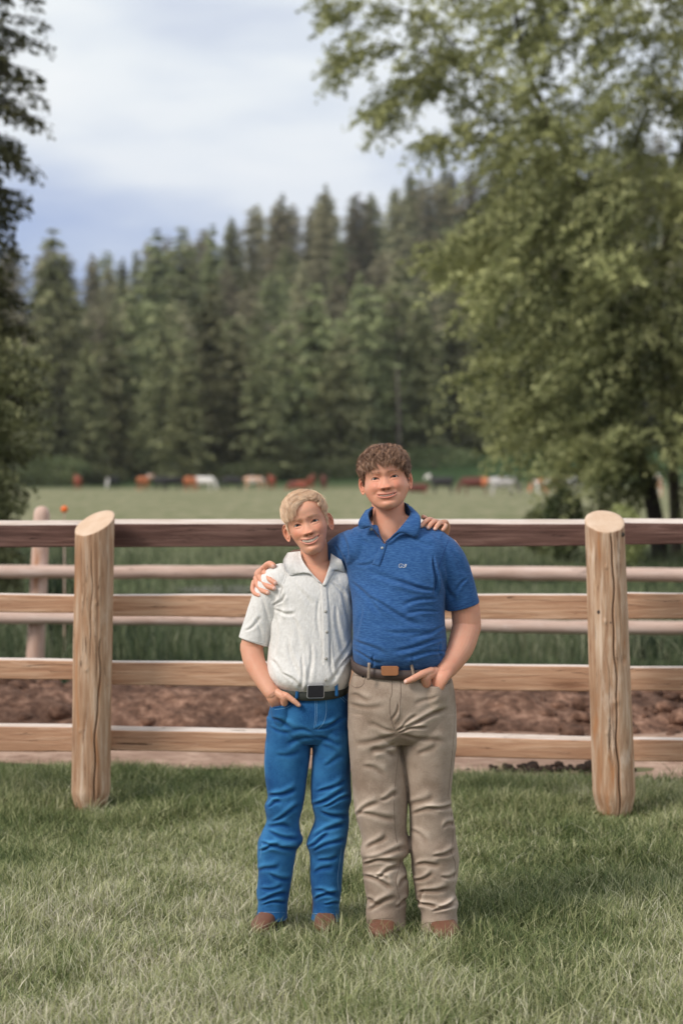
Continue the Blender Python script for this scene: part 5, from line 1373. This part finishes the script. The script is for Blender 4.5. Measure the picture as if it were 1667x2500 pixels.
V_T = [(897, 1255), (905, 1284), (922, 1308), (938, 1326), (953, 1317), (972, 1299), (990, 1279), (1005, 1250), (1005, 1225), (897, 1225)]
shirt_parts = [secs(T.D, [(1266, 915, 993, .048, .022), (1278, 892, 1018, .062, .02), (1292, 862, 1050, .080, .015), (1312, 838, 1085, .095, .01), (1345, 828, 1103, .108, .005), (1400, 842, 1092, .124, 0), (1450, 856, 1085, .132, -.006),
                              (1510, 861, 1085, .140, -.012), (1560, 861, 1089, .148, -.016), (1595, 861, 1090, .148, -.015), (1614, 863, 1090, .142, -.009), (1630, 867, 1086, .130, -.002), (1672, 875, 1080, .112, 0)], n=96, sub=6),
               T.limb([(1050, 1345, -.015), (1085, 1368, -.015), (1112, 1418, -.01), (1129, 1480, .0)], [(.082, .080), (.072, .070), (.062, .060), (.0595, .057)], n=40, sub=8, caps=(True, False), cup=(.05, .008)),
               T.limb([(890, 1342, .045), (846, 1350, .115), (806, 1378, .20), (775, 1406, .255)], [.082, .072, .060, .054], n=36, sub=8, caps=(True, False), cup=(.05, .008))]
shear(shirt_parts[0][0])
fT = [(1062, 1440, 960, 1420, 7, 4), (1062, 1445, 900, 1400, 9, 3.5), (1064, 1460, 980, 1475, 7, 4), (1070, 1490, 985, 1500, 6, 3), (860, 1420, 930, 1500, 9, 4), (900, 1460, 1030, 1530, 8, 5), (1085, 1560, 960, 1590, 7, 4), (1090, 1590, 990, 1602, 6, 4),
      (1086, 1530, 1000, 1560, 7, 3.5), (865, 1560, 940, 1600, 8, 3.5), (862, 1590, 930, 1620, 6, 3.5), (915, 1600, 905, 1630, 5, 3), (1010, 1600, 1000, 1632, 6, 2.5), (1060, 1360, 1062, 1450, 5, 9), (1070, 1390, 1110, 1470, 8, 3.5), (1100, 1345, 1140, 1400, 8, 2.5),
      (1140, 1410, 1100, 1460, 6, 3), (835, 1300, 850, 1370, 7, 4), (822, 1330, 845, 1395, 6, 4), (850, 1290, 900, 1330, 8, 3), (870, 1380, 935, 1370, 7, 2.5), (1000, 1320, 1060, 1330, 8, 2), (940, 1540, 1060, 1550, 9, 2.5), (880, 1480, 870, 1560, 8, 2.5), (1070, 1570, 1078, 1610, 5, 3)]
shT, sV, sQ, sB = T.garment('shirt', shirt_parts, .0025, M_polo, fT, 'blue short sleeved polo shirt', wr=.0022, wsc=(12, 10, 20), cutpoly=V_T, k=1.25, seed=4)
# collar, placket, buttons, emblem
T.strip('collar', [(912, 1238, 0, -.012), (899, 1256, 0, -.050), (912, 1290, 0, -.105), (938, 1325, .003)], [(893, 1246, 0, -.005), (876, 1276, .006), (882, 1292, .006), (919, 1283, .016), (926, 1312, .006)], M_polo, sB, .004, shT, puff=.004, th=.003)
T.strip('collar', [(992, 1232, 0, -.004), (1001, 1255, 0, -.045), (975, 1290, 0, -.098), (940, 1325, .003)], [(1004, 1238, 0, .004), (1027, 1266, .006), (1017, 1313, .006), (984, 1298, .012), (950, 1320, .005)], M_polo, sB, .004, shT, puff=.006, th=.003)
T.strip('collar', [(904, 1240, 0, .0), (925, 1226, 0, .055), (970, 1222, 0, .062), (996, 1231, 0, .0)], [(890, 1284, 0, .0), (915, 1280, 0, .075), (980, 1280, 0, .080), (1012, 1282, 0, .0)], M_polo, sB, .004, shT, th=.003)
T.strip('placket', [(929, 1326), (919, 1352), (908, 1378)], [(944, 1329), (936, 1355), (926, 1382)], M_polo, sB, .0022, shT, n=20, m=4, th=.002)
T.button(933, 1338, sB, .0052, M_bluebtn, shT, .004); T.button(906, 1292, sB, .005, M_bluebtn, shT, .012)
M_dkthread = plain('dark_blue_thread', (.012, .04, .16), .9)
T.seam([[(908, 1378), (925, 1381)], [(908, 1373), (925, 1376)], [(1098, 1309), (1084, 1345), (1070, 1390), (1062, 1440)], [(1100, 1488), (1130, 1479), (1164, 1463)], [(938, 1326), (924, 1352), (914, 1379)]], sB, .0007, M_dkthread, shT)
wh = [[(973.5, 1382), (974, 1378.5), (977, 1377), (981, 1377), (984, 1378.5), (986, 1381), (988, 1382.5), (989.5, 1381), (988, 1378), (990, 1377.5), (991.5, 1379.5), (992, 1377.5), (991, 1381), (989, 1384), (985, 1385.5), (982, 1384.5), (980.5, 1381.5), (979, 1383), (979, 1385.5), (976, 1385.5), (973.8, 1384), (973.5, 1382)]]
T.seam(wh, sB, .00065, M_white, shT, name='embroidered_emblem', lift=.0012)

# trousers
pants_parts = [secs(T.D, [(1634, 868, 1094, .126, .0), (1652, 858, 1101, .134, -.002), (1690, 850, 1109, .142, -.002), (1740, 849, 1113, .142, .002), (1785, 850, 1113, .128, .004), (1812, 868, 1098, .095, .004)], n=96, sub=6),
  secs(T.D, [(1740, 850, 985, .115, 0), (1790, 850, 979, .112, 0), (1830, 852, 979, .105, 0), (1890, 857, 990, .098, 0), (1944, 862, 994, .094, -.004), (1990, 868, 993, .092, -.004), (2021, 877, 992, .090, 0), (2050, 884, 998, .092, 0), (2078, 880, 999, .094, -.004), (2100, 884, 984, .088, 0), (2130, 885, 993, .090, 0), (2174, 890, 998, .088, 0), (2200, 895, 992, .080, 0), (2226, 892, 990, .084, 0), (2262, 894, 992, .084, -.006)], n=64, sub=5, cup_bot=(.06, .012)),
  secs(T.D, [(1740, 966, 1113, .115, 0), (1790, 973, 1114, .112, 0), (1830, 979, 1113, .105, 0), (1906, 991, 1103, .098, 0), (1960, 998, 1101, .094, -.004), (2010, 1000, 1110, .092, -.002), (2040, 1000, 1112, .092, 0), (2070, 1000, 1117, .094, -.004), (2097, 1003, 1120, .092, 0), (2136, 1006, 1117, .090, 0), (2174, 1012, 1110, .084, 0), (2205, 1018, 1118, .090, 0), (2230, 1028, 1114, .086, -.004), (2270, 1026, 1120, .086, -.008)], n=64, sub=5, cup_bot=(.06, .012)),
  T.limb([(1062, 1673, -.075), (1061, 1702, -.075), (1058, 1750, -.06)], [(.043, .066), (.046, .066), (.030, .040)], n=30, sub=5, up=(1, 0, 0), caps=(False, True))]
X4 = lambda L: [(560 + a * .3827, 1600 + b_ * .3827, 560 + c * .3827, 1600 + d * .3827, w, m) for a, b_, c, d, w, m in L]
fP = X4([(1080, 490, 1260, 450, 5, 6), (1090, 500, 1380, 560, 9, 3), (1075, 470, 1390, 345, 7, 6), (1060, 480, 1200, 380, 5, 3), (1050, 480, 880, 440, 8, 3), (1060, 520, 800, 560, 10, 3.5), (1050, 560, 900, 620, 9, 5), (930, 600, 1060, 640, 10, 4),
  (770, 250, 900, 290, 8, 2.5), (760, 310, 980, 340, 9, 2.5), (800, 1020, 950, 930, 8, 5), (960, 920, 1080, 880, 8, 4), (820, 1010, 1060, 1040, 9, 4), (870, 1240, 1000, 1150, 8, 5), (850, 1330, 1060, 1300, 7, 7), (860, 1300, 1130, 1230, 8, 5), (930, 1420, 1080, 1340, 7, 6), (850, 1400, 1040, 1480, 8, 6), (930, 1390, 1020, 1440, 6, 5), (1080, 1480, 1140, 1400, 8, 5),
  (880, 1620, 1060, 1540, 8, 6), (870, 1560, 950, 1580, 8, 4), (1060, 1600, 1150, 1560, 7, 5),
  (1160, 1000, 1330, 985, 8, 4), (1250, 980, 1430, 960, 6, 5), (1150, 960, 1300, 900, 10, 3.5), (1300, 1290, 1440, 1240, 7, 5), (1180, 1340, 1340, 1330, 8, 5), (1170, 1440, 1300, 1400, 7, 5), (1200, 1520, 1400, 1480, 8, 6), (1190, 1560, 1320, 1620, 6, 7), (1300, 1640, 1450, 1560, 6, 8), (1240, 1500, 1180, 1600, 7, 4), (1320, 1600, 1450, 1600, 6, 5), (1160, 1100, 1260, 1200, 9, 3), (1360, 1100, 1440, 1060, 8, 4), (1350, 1420, 1450, 1400, 7, 4),
  (1200, 640, 1330, 560, 10, 2.5), (1080, 300, 1040, 420, 5, 3), (1330, 250, 1180, 320, 8, 2.5), (850, 700, 1000, 760, 10, 3)])
paT, paV, paQ, paB = T.garment('trousers', pants_parts, .0026, M_khaki, fP, 'tan straight leg jeans', wr=.0026, wsc=(11, 10, 15), k=1.1, seed=8)
T.seam([X for X in [[(560 + a * .3827, 1600 + b_ * .3827) for a, b_ in l] for l in [
   [(1420, 150), (1436, 300), (1432, 480), (1412, 700), (1395, 900)], [(1412, 1000), (1425, 1160), (1415, 1260), (1440, 1330), (1425, 1450)],
   [(1078, 620), (1060, 780), (1050, 960), (1060, 1150), (1090, 1280), (1080, 1360), (1060, 1440), (1085, 1560), (1078, 1640)],
   [(1035, 140), (1035, 240), (1022, 290), (1025, 380), (1050, 470)]]]], paB, .0008, M_stitchD, paT, name='seam')
T.seam([X for X in [[(560 + a * .3827, 1600 + b_ * .3827) for a, b_ in l] for l in [
   [(1090, 150), (1092, 250), (1085, 330), (1082, 390), (1050, 440)], [(765, 105), (800, 130), (860, 128), (862, 155), (845, 195), (800, 205), (755, 170)], [(770, 115), (850, 140)], [(1205, 170), (1260, 192), (1330, 200), (1400, 178), (1412, 165)],
   [(890, 1690), (960, 1680), (1050, 1676)], [(1245, 1708), (1330, 1700), (1440, 1704)]]]], paB, .0009, M_stitchD, paT, dash=True)
T.seam([[(1024, 1664), (1036, 1670), (1060, 1674), (1078, 1673), (1092, 1668), (1100, 1660)]], paB, .0019, M_khaki, paT, name='pocket_edge', lift=.001)
bT, bTB = T.belt(976.5, 117.5, .1415, -.002, 1639, 1616, .0345, M_beltT)
T.plate('buckle', [(930, 1628), (934, 1626), (969, 1626), (973, 1629), (972, 1646), (968, 1649), (935, 1649), (931, 1646)], bTB, .006, M_patch, bT, .006)
for (a, b1, c, d1) in [(901, 1618, 899, 1660), (1003, 1618, 1010, 1652)]:
    T.strip('belt_loop', [(a - 3.5, b1, 0, -.15 if False else -.1475 + abs(a - 976) * .00008), (c - 3.5, d1, 0, -.150 + abs(a - 976) * .00008)], [(a + 3.5, b1, 0, -.1475 + abs(a - 976) * .00008), (c + 3.5, d1, 0, -.150 + abs(a - 976) * .00008)], M_khaki, bTB, .004, paT, n=8, m=3, th=.003)
T.button(886, 1652, paB, .004, M_black, paT)
T.boot(938, 2240, .045, -.10, .165, .0); T.boot(1074, 2250, .047, .12, .165, .0)

# ---------------------------------------------------------------- the smaller boy
Y = Person(7.03, (P(752, 2256, 7.03)[0], 7.05, 0), 'smaller smiling boy with short blond hair in white shirt and blue jeans', None)
pY = dict(w=.0690, jaw=.93, fl=1.04, cr=1.02, ex=.0305, ew=.0130, eh=.0029, ez=-.0005, mw=.0355, mz=-.0590, ma=.0085, mo=.0108, nose=.0135, cheek=.0070,
          scale=1.0, skin=(.68, .37, .25), lip=(.56, .22, .17), brow=(.26, .15, .085), browa=.55, earw=.0680, earout=(.95, .75), eyein=-.0075, gaze=(0, 0), iris=(.028, .028, .028), tooth=.0076, th=.0072, teethin=.0055,
          hairline=[.074, .070, .060, .048, .020, -.010, -.016, .020, .018, -.010, -.045, -.060], crown=(.018, .045, .104), cap=.0035, curl=.0003, turns=.4, grav=.06, clumps=2100, per=18, crad=.0021, srad=.00034, cell=.0025, part=.012,
          hcol=[(.46, .31, .18), (.64, .43, .28), (1.0, .80, .59)], seed=6, flow=flow_swept, hairlabel='short blond hair swept to one side')
hv, hf, hb = build_head(pY); pY['_bv'] = BVHTree.FromPolygons(hv.tolist(), hf[0].tolist())
cY = Y.q(750.5, 1278, -.01); RY = rotm(-math.radians(15.5), math.radians(-2), math.radians(-3))
S = Y.skin
S.append(Y.limb([(764, 1325, .025), (768, 1350, .02), (768, 1385, .016), (764, 1420, .02)], [.048, .0495, .052, .068], n=36, sub=6, up=(0, 1, 0)))
S.append(secs(Y.D, [(1368, 730, 806, .036, .02), (1386, 705, 828, .056, .012), (1405, 680, 845, .070, .006), (1450, 680, 848, .082, 0), (1500, 690, 845, .085, 0)]))
S.append(Y.limb([(668, 1425, .0), (645, 1490, .0), (622, 1556, .0), (614, 1582, .002)], [.044, .041, .0405, .0405], n=24, sub=6))
S.append(Y.limb([(614, 1580, .002), (622, 1618, -.02), (643, 1660, -.055), (663, 1692, -.085)], [.0405, .038, .0315, .026], n=24, sub=6))
S.append(Y.limb([(662, 1686, -.08), (671, 1700, -.088), (682, 1713, -.076), (690, 1733, -.052)], [(.026, .021), (.030, .018), (.034, .016), (.032, .012)], n=22, sub=6, up=(1, 0, .2)))
for k, (x, y, l) in enumerate([(672, 1744, 26), (682, 1748, 34), (692, 1748, 36), (701, 1742, 30)]):
    Y.finger([(x + 1, y - 20, -.062), (x + 1, y, -.052), (x + 2, y + l * .55, -.055), (x + 3, y + l, -.052)], .0078, .0066)
Y.finger([(684, 1694, -.098), (700, 1699, -.112), (717, 1711, -.120), (729, 1721, -.122)], .0125, .0082, (732, 1723, -.134))
Y.skin.append(Y.limb([(678, 1692, -.095), (692, 1702, -.108), (694, 1716, -.100)], [.015, .0145, .013], n=14, sub=5))
# left arm behind the taller boy, fingers over his shoulder
S.append(Y.limb([(835, 1420, .03), (890, 1440, .13), (950, 1440, .19)], [.042, .038, .036], n=20, sub=6))
S.append(Y.limb([(950, 1440, 0.2400), (1020, 1380, 0.1800), (1074, 1312, 0.0900)], [.036, .033, .025], n=20, sub=6))
S.append(Y.limb([(1074, 1314, 0.0800), (1078, 1292, 0.0200), (1073, 1279, -0.0350)], [(.029, .015), (.031, .014), (.031, .012)], n=20, sub=6, up=(1, 0, 0.3500)))
Y.finger([(1060, 1273, -0.0350), (1048, 1268, -0.0750), (1036, 1275, -0.1100), (1028, 1284, -0.1280)], .0092, .0074, (1026, 1285, -0.1340))
Y.finger([(1068, 1275, -0.0350), (1060, 1273, -0.0800), (1051, 1280, -0.1150), (1045, 1288, -0.1330)], .0094, .0076, (1043, 1289, -0.1400))
Y.finger([(1076, 1279, -0.0350), (1073, 1277, -0.0800), (1067, 1283, -0.1150), (1062, 1291, -0.1300)], .0090, .0072, (1060, 1292, -0.1370))
Y.finger([(1085, 1284, -0.0350), (1087, 1283, -0.0700), (1085, 1288, -0.0980), (1080, 1294, -0.1150)], .0080, .0064)
Y.finger([(1058, 1288, 0.0300), (1046, 1276, -0.0100), (1038, 1266, -0.0450), (1033, 1262, -0.0650)], .0105, .0085)
YV, YQ = Y.make_skin((hv, hf, hb), cY, RY, pY)

V_Y = [(727, 1335), (735, 1365), (752, 1394), (772, 1412), (787, 1426), (797, 1402), (806, 1375), (812, 1345), (812, 1325), (727, 1325)]
shirt_parts = [secs(Y.D, [(1366, 735, 808, .040, .022), (1376, 712, 826, .056, .018), (1388, 680, 846, .070, .012), (1404, 662, 856, .080, .008), (1440, 658, 860, .092, .002), (1490, 664, 860, .100, 0), (1545, 661, 860, .106, -.004), (1600, 654, 861, .114, -.008), (1640, 651, 858, .122, -.014),
                              (1662, 660, 853, .122, -.014), (1678, 672, 848, .110, -.008), (1692, 682, 842, .095, 0), (1715, 690, 838, .085, 0)], n=90, sub=6),
               Y.limb([(690, 1420, .0), (667, 1436, .0), (641, 1500, .0), (619, 1567, .0)], [(.066, .064), (.060, .058), (.0555, .052), (.0545, .050)], n=36, sub=8, caps=(True, False), cup=(.05, .008)),
               Y.limb([(825, 1425, .0), (850, 1430, .06), (895, 1442, .14)], [.062, .054, .046], n=30, sub=8, caps=(True, False), cup=(.05, .008))]
fY = [(668, 1480, 700, 1450, 5, 4), (668, 1490, 720, 1500, 6, 3.5), (655, 1400, 690, 1440, 6, 3), (640, 1450, 660, 1560, 7, 3.5), (620, 1480, 640, 1570, 6, 3), (600, 1540, 640, 1510, 6, 3), (690, 1430, 680, 1520, 8, 3), (672, 1500, 672, 1600, 7, 4), (700, 1560, 730, 1660, 9, 4), (740, 1600, 735, 1684, 6, 4.5),
      (690, 1640, 740, 1686, 6, 4), (760, 1570, 755, 1670, 7, 3.5), (840, 1440, 855, 1560, 8, 4), (820, 1480, 835, 1600, 8, 3.5), (855, 1560, 820, 1640, 7, 4), (858, 1600, 800, 1670, 7, 3.5), (810, 1420, 850, 1470, 6, 3), (775, 1460, 780, 1560, 6, 2.5), (660, 1610, 700, 1660, 8, 3), (720, 1420, 760, 1480, 8, 2.5), (800, 1560, 815, 1660, 6, 3), (710, 1500, 740, 1580, 9, 2.5)]
shY, sV, sQ, sBY = Y.garment('shirt', shirt_parts, .0025, M_linen, fY, 'white short sleeved button up shirt of crinkled cotton', wr=.0022, wsc=(22, 12, 9), cutpoly=V_Y, k=1.25, seed=14)
Y.strip('collar', [(733, 1346, 0, -.006), (738, 1368, 0, -.040), (757, 1396, .006), (787, 1427, .003)], [(702, 1350, 0, .008), (690, 1375, .006), (708, 1404, .005), (743, 1391, .008), (770, 1414, .004)], M_linen, sBY, .004, shY, puff=.005, th=.003)
Y.strip('collar', [(808, 1345, 0, .0), (807, 1365, 0, -.035), (800, 1394, .008), (787, 1429, .003)], [(822, 1352, 0, .006), (834, 1371, .006), (842, 1396, .005), (820, 1388, .008), (812, 1403, .005), (796, 1430, .004)], M_linen, sBY, .004, shY, puff=.004, th=.003)
Y.strip('collar', [(704, 1350, 0, .008), (722, 1342, 0, .04), (770, 1340, 0, .065), (820, 1350, 0, .010)], [(728, 1372, 0, .0), (738, 1364, 0, .05), (775, 1362, 0, .065), (812, 1370, 0, .0)], M_linen, sBY, .004, shY, th=.003)
Y.strip('placket', [(781, 1426), (785, 1500), (787, 1600), (786, 1676)], [(799, 1424), (803, 1500), (806, 1600), (804, 1676)], M_linen, sBY, .0022, shY, n=50, m=4, th=.002)
for (a, b_) in [(795, 1493), (798, 1543), (796, 1608), (795, 1660)]: Y.button(a, b_, sBY, .0052, M_button, shY, .0045)
M_greythread = plain('grey_thread', (.40, .39, .38), .9)
Y.seam([[(588, 1558), (620, 1567), (653, 1574)], [(700, 1402), (688, 1440), (674, 1482)], [(693, 1377), (710, 1399), (742, 1386)]], sBY, .0006, M_greythread, shY)

pants_parts = [secs(Y.D, [(1684, 672, 848, .098, 0), (1700, 666, 851, .104, 0), (1728, 659, 855, .112, 0), (1760, 652, 858, .113, .002), (1790, 650, 858, .100, .004), (1812, 664, 846, .075, .004)], n=80, sub=6),
  secs(Y.D, [(1750, 651, 768, .092, 0), (1787, 650, 762, .090, 0), (1849, 646, 757, .082, 0), (1906, 648, 749, .076, -.004), (1945, 653, 744, .074, -.006), (1967, 645, 740, .076, -.006), (2002, 651, 731, .070, 0), (2030, 640, 733, .074, 0), (2051, 631, 739, .078, -.004), (2075, 629, 724, .074, 0), (2097, 629, 720, .073, 0), (2136, 630, 714, .071, 0), (2180, 627, 707, .070, 0), (2205, 630, 702, .068, 0), (2242, 626, 702, .070, -.004)], n=60, sub=5, cup_bot=(.05, .011)),
  secs(Y.D, [(1750, 752, 858, .092, 0), (1787, 761, 858, .090, 0), (1849, 762, 857, .082, 0), (1906, 758, 856, .076, -.004), (1950, 759, 858, .076, -.006), (1975, 763, 852, .072, -.003), (2002, 768, 852, .070, 0), (2035, 756, 849, .074, 0), (2059, 749, 845, .078, -.004), (2080, 755, 841, .073, 0), (2097, 757, 840, .073, 0), (2136, 757, 835, .071, 0), (2175, 760, 833, .069, 0), (2205, 764, 828, .067, 0), (2245, 759, 829, .069, -.004)], n=60, sub=5, cup_bot=(.05, .011)),
  Y.limb([(685, 1720, -.050), (689, 1745, -.050), (694, 1785, -.045)], [(.037, .059), (.037, .057), (.024, .030)], n=26, sub=5, up=(1, 0, 0), caps=(False, True))]
fP = X4([(545, 480, 690, 430, 6, 4), (560, 470, 720, 400, 6, 3), (530, 490, 400, 470, 7, 3), (530, 520, 360, 560, 8, 3.5), (540, 520, 720, 570, 8, 3), (260, 400, 420, 470, 8, 3.5), (250, 460, 400, 500, 7, 2.5), (250, 900, 430, 860, 8, 6), (240, 960, 330, 930, 6, 6), (270, 1060, 460, 960, 7, 5), (240, 1080, 400, 1100, 8, 4), (200, 1200, 430, 1240, 7, 6), (250, 1130, 440, 1180, 7, 5), (190, 1240, 330, 1210, 6, 6),
  (180, 1380, 320, 1340, 8, 4), (250, 1400, 390, 1440, 8, 4), (190, 1560, 370, 1520, 7, 6), (200, 1500, 340, 1480, 7, 4), (210, 1590, 360, 1570, 5, 4),
  (560, 880, 740, 800, 7, 5), (530, 960, 740, 860, 8, 6), (600, 960, 770, 900, 6, 6), (580, 1000, 750, 1040, 8, 5), (540, 1160, 740, 1060, 8, 6), (500, 1220, 640, 1140, 6, 7), (540, 1250, 740, 1160, 7, 5), (540, 1390, 660, 1340, 8, 4), (560, 1320, 700, 1280, 7, 4), (540, 1500, 700, 1530, 7, 5), (540, 1560, 690, 1500, 6, 6), (600, 1580, 700, 1590, 5, 4), (600, 700, 740, 640, 9, 2.5), (300, 640, 460, 620, 9, 2.5), (600, 560, 700, 640, 10, 2)])
paY, paV, paQ, paBY = Y.garment('trousers', pants_parts, .0025, M_denim, fP, 'bright blue denim jeans', wr=.0028, wsc=(12, 10, 16), k=1.05, seed=18)
T4 = lambda l: [(560 + a * .3827, 1600 + b_ * .3827) for a, b_ in l]
Y.seam([T4(l) for l in [[(545, 270), (548, 360), (540, 470)], [(556, 270), (558, 360), (552, 470)], [(615, 275), (618, 360), (600, 430), (560, 475)], [(238, 560), (228, 700), (232, 880)], [(740, 300), (700, 262), (690, 245)], [(748, 290), (712, 255)], [(300, 330), (350, 320), (385, 300)], [(290, 345), (350, 338), (395, 318)],
   [(184, 1640), (240, 1638), (350, 1640)], [(536, 1648), (600, 1646), (690, 1648)], [(715, 1230), (700, 1340), (690, 1440), (708, 1560), (695, 1610)], [(210, 1200), (195, 1300)]]], paBY, .00075, M_stitchB, paY, dash=True)
Y.seam([[(661, 1725), (672, 1727), (686, 1724), (698, 1718), (706, 1711)]], paBY, .0016, M_denim, paY, name='pocket_edge', lift=.001)
bY, bYB = Y.belt(758, 91, .1085, -.002, 1690, 1672, .036, M_beltY)
Y.plate('buckle', [(750, 1674), (753, 1672), (789, 1671), (792, 1674), (792, 1698), (789, 1701), (753, 1702), (749, 1699)], bYB, .006, M_silver, bY)
Y.plate('buckle_face', [(751.5, 1675), (754, 1673.5), (788, 1672.5), (790.5, 1675), (790.5, 1697), (788, 1699.5), (754, 1700.5), (751, 1698)], bYB, .0075, M_black, bY)
def cmark():
    c = Y.q(786, 1694, 0); bp = hit(bYB, 786, 1694, .0095); a = np.linspace(.8, 5.6, 9); pts = bp + np.stack([np.cos(a) * .0022, a * 0, np.sin(a) * .0026], 1)
    v, f = tube(pts, np.full(9, .0005), n=6, sub=1); Y.part('buckle_mark', v, f, M_silver, parent=bY)
cmark()
for (a, b1, c, d1) in [(727, 1676, 724, 1706), (821, 1669, 822, 1700)]:
    Y.strip('belt_loop', [(a - 4, b1, 0, -.112 + (a - 758) ** 2 * 1.0e-6), (c - 4, d1, 0, -.1145 + (a - 758) ** 2 * 1.0e-6)], [(a + 4, b1, 0, -.112 + (a - 758) ** 2 * 1.0e-6), (c + 4, d1, 0, -.1145 + (a - 758) ** 2 * 1.0e-6)], M_denim, bYB, .004, paY, n=8, m=3, th=.003)
Y.boot(663, 2215, .036, -.30, .155, .0); Y.boot(794, 2215, .036, .0, .15, .0)
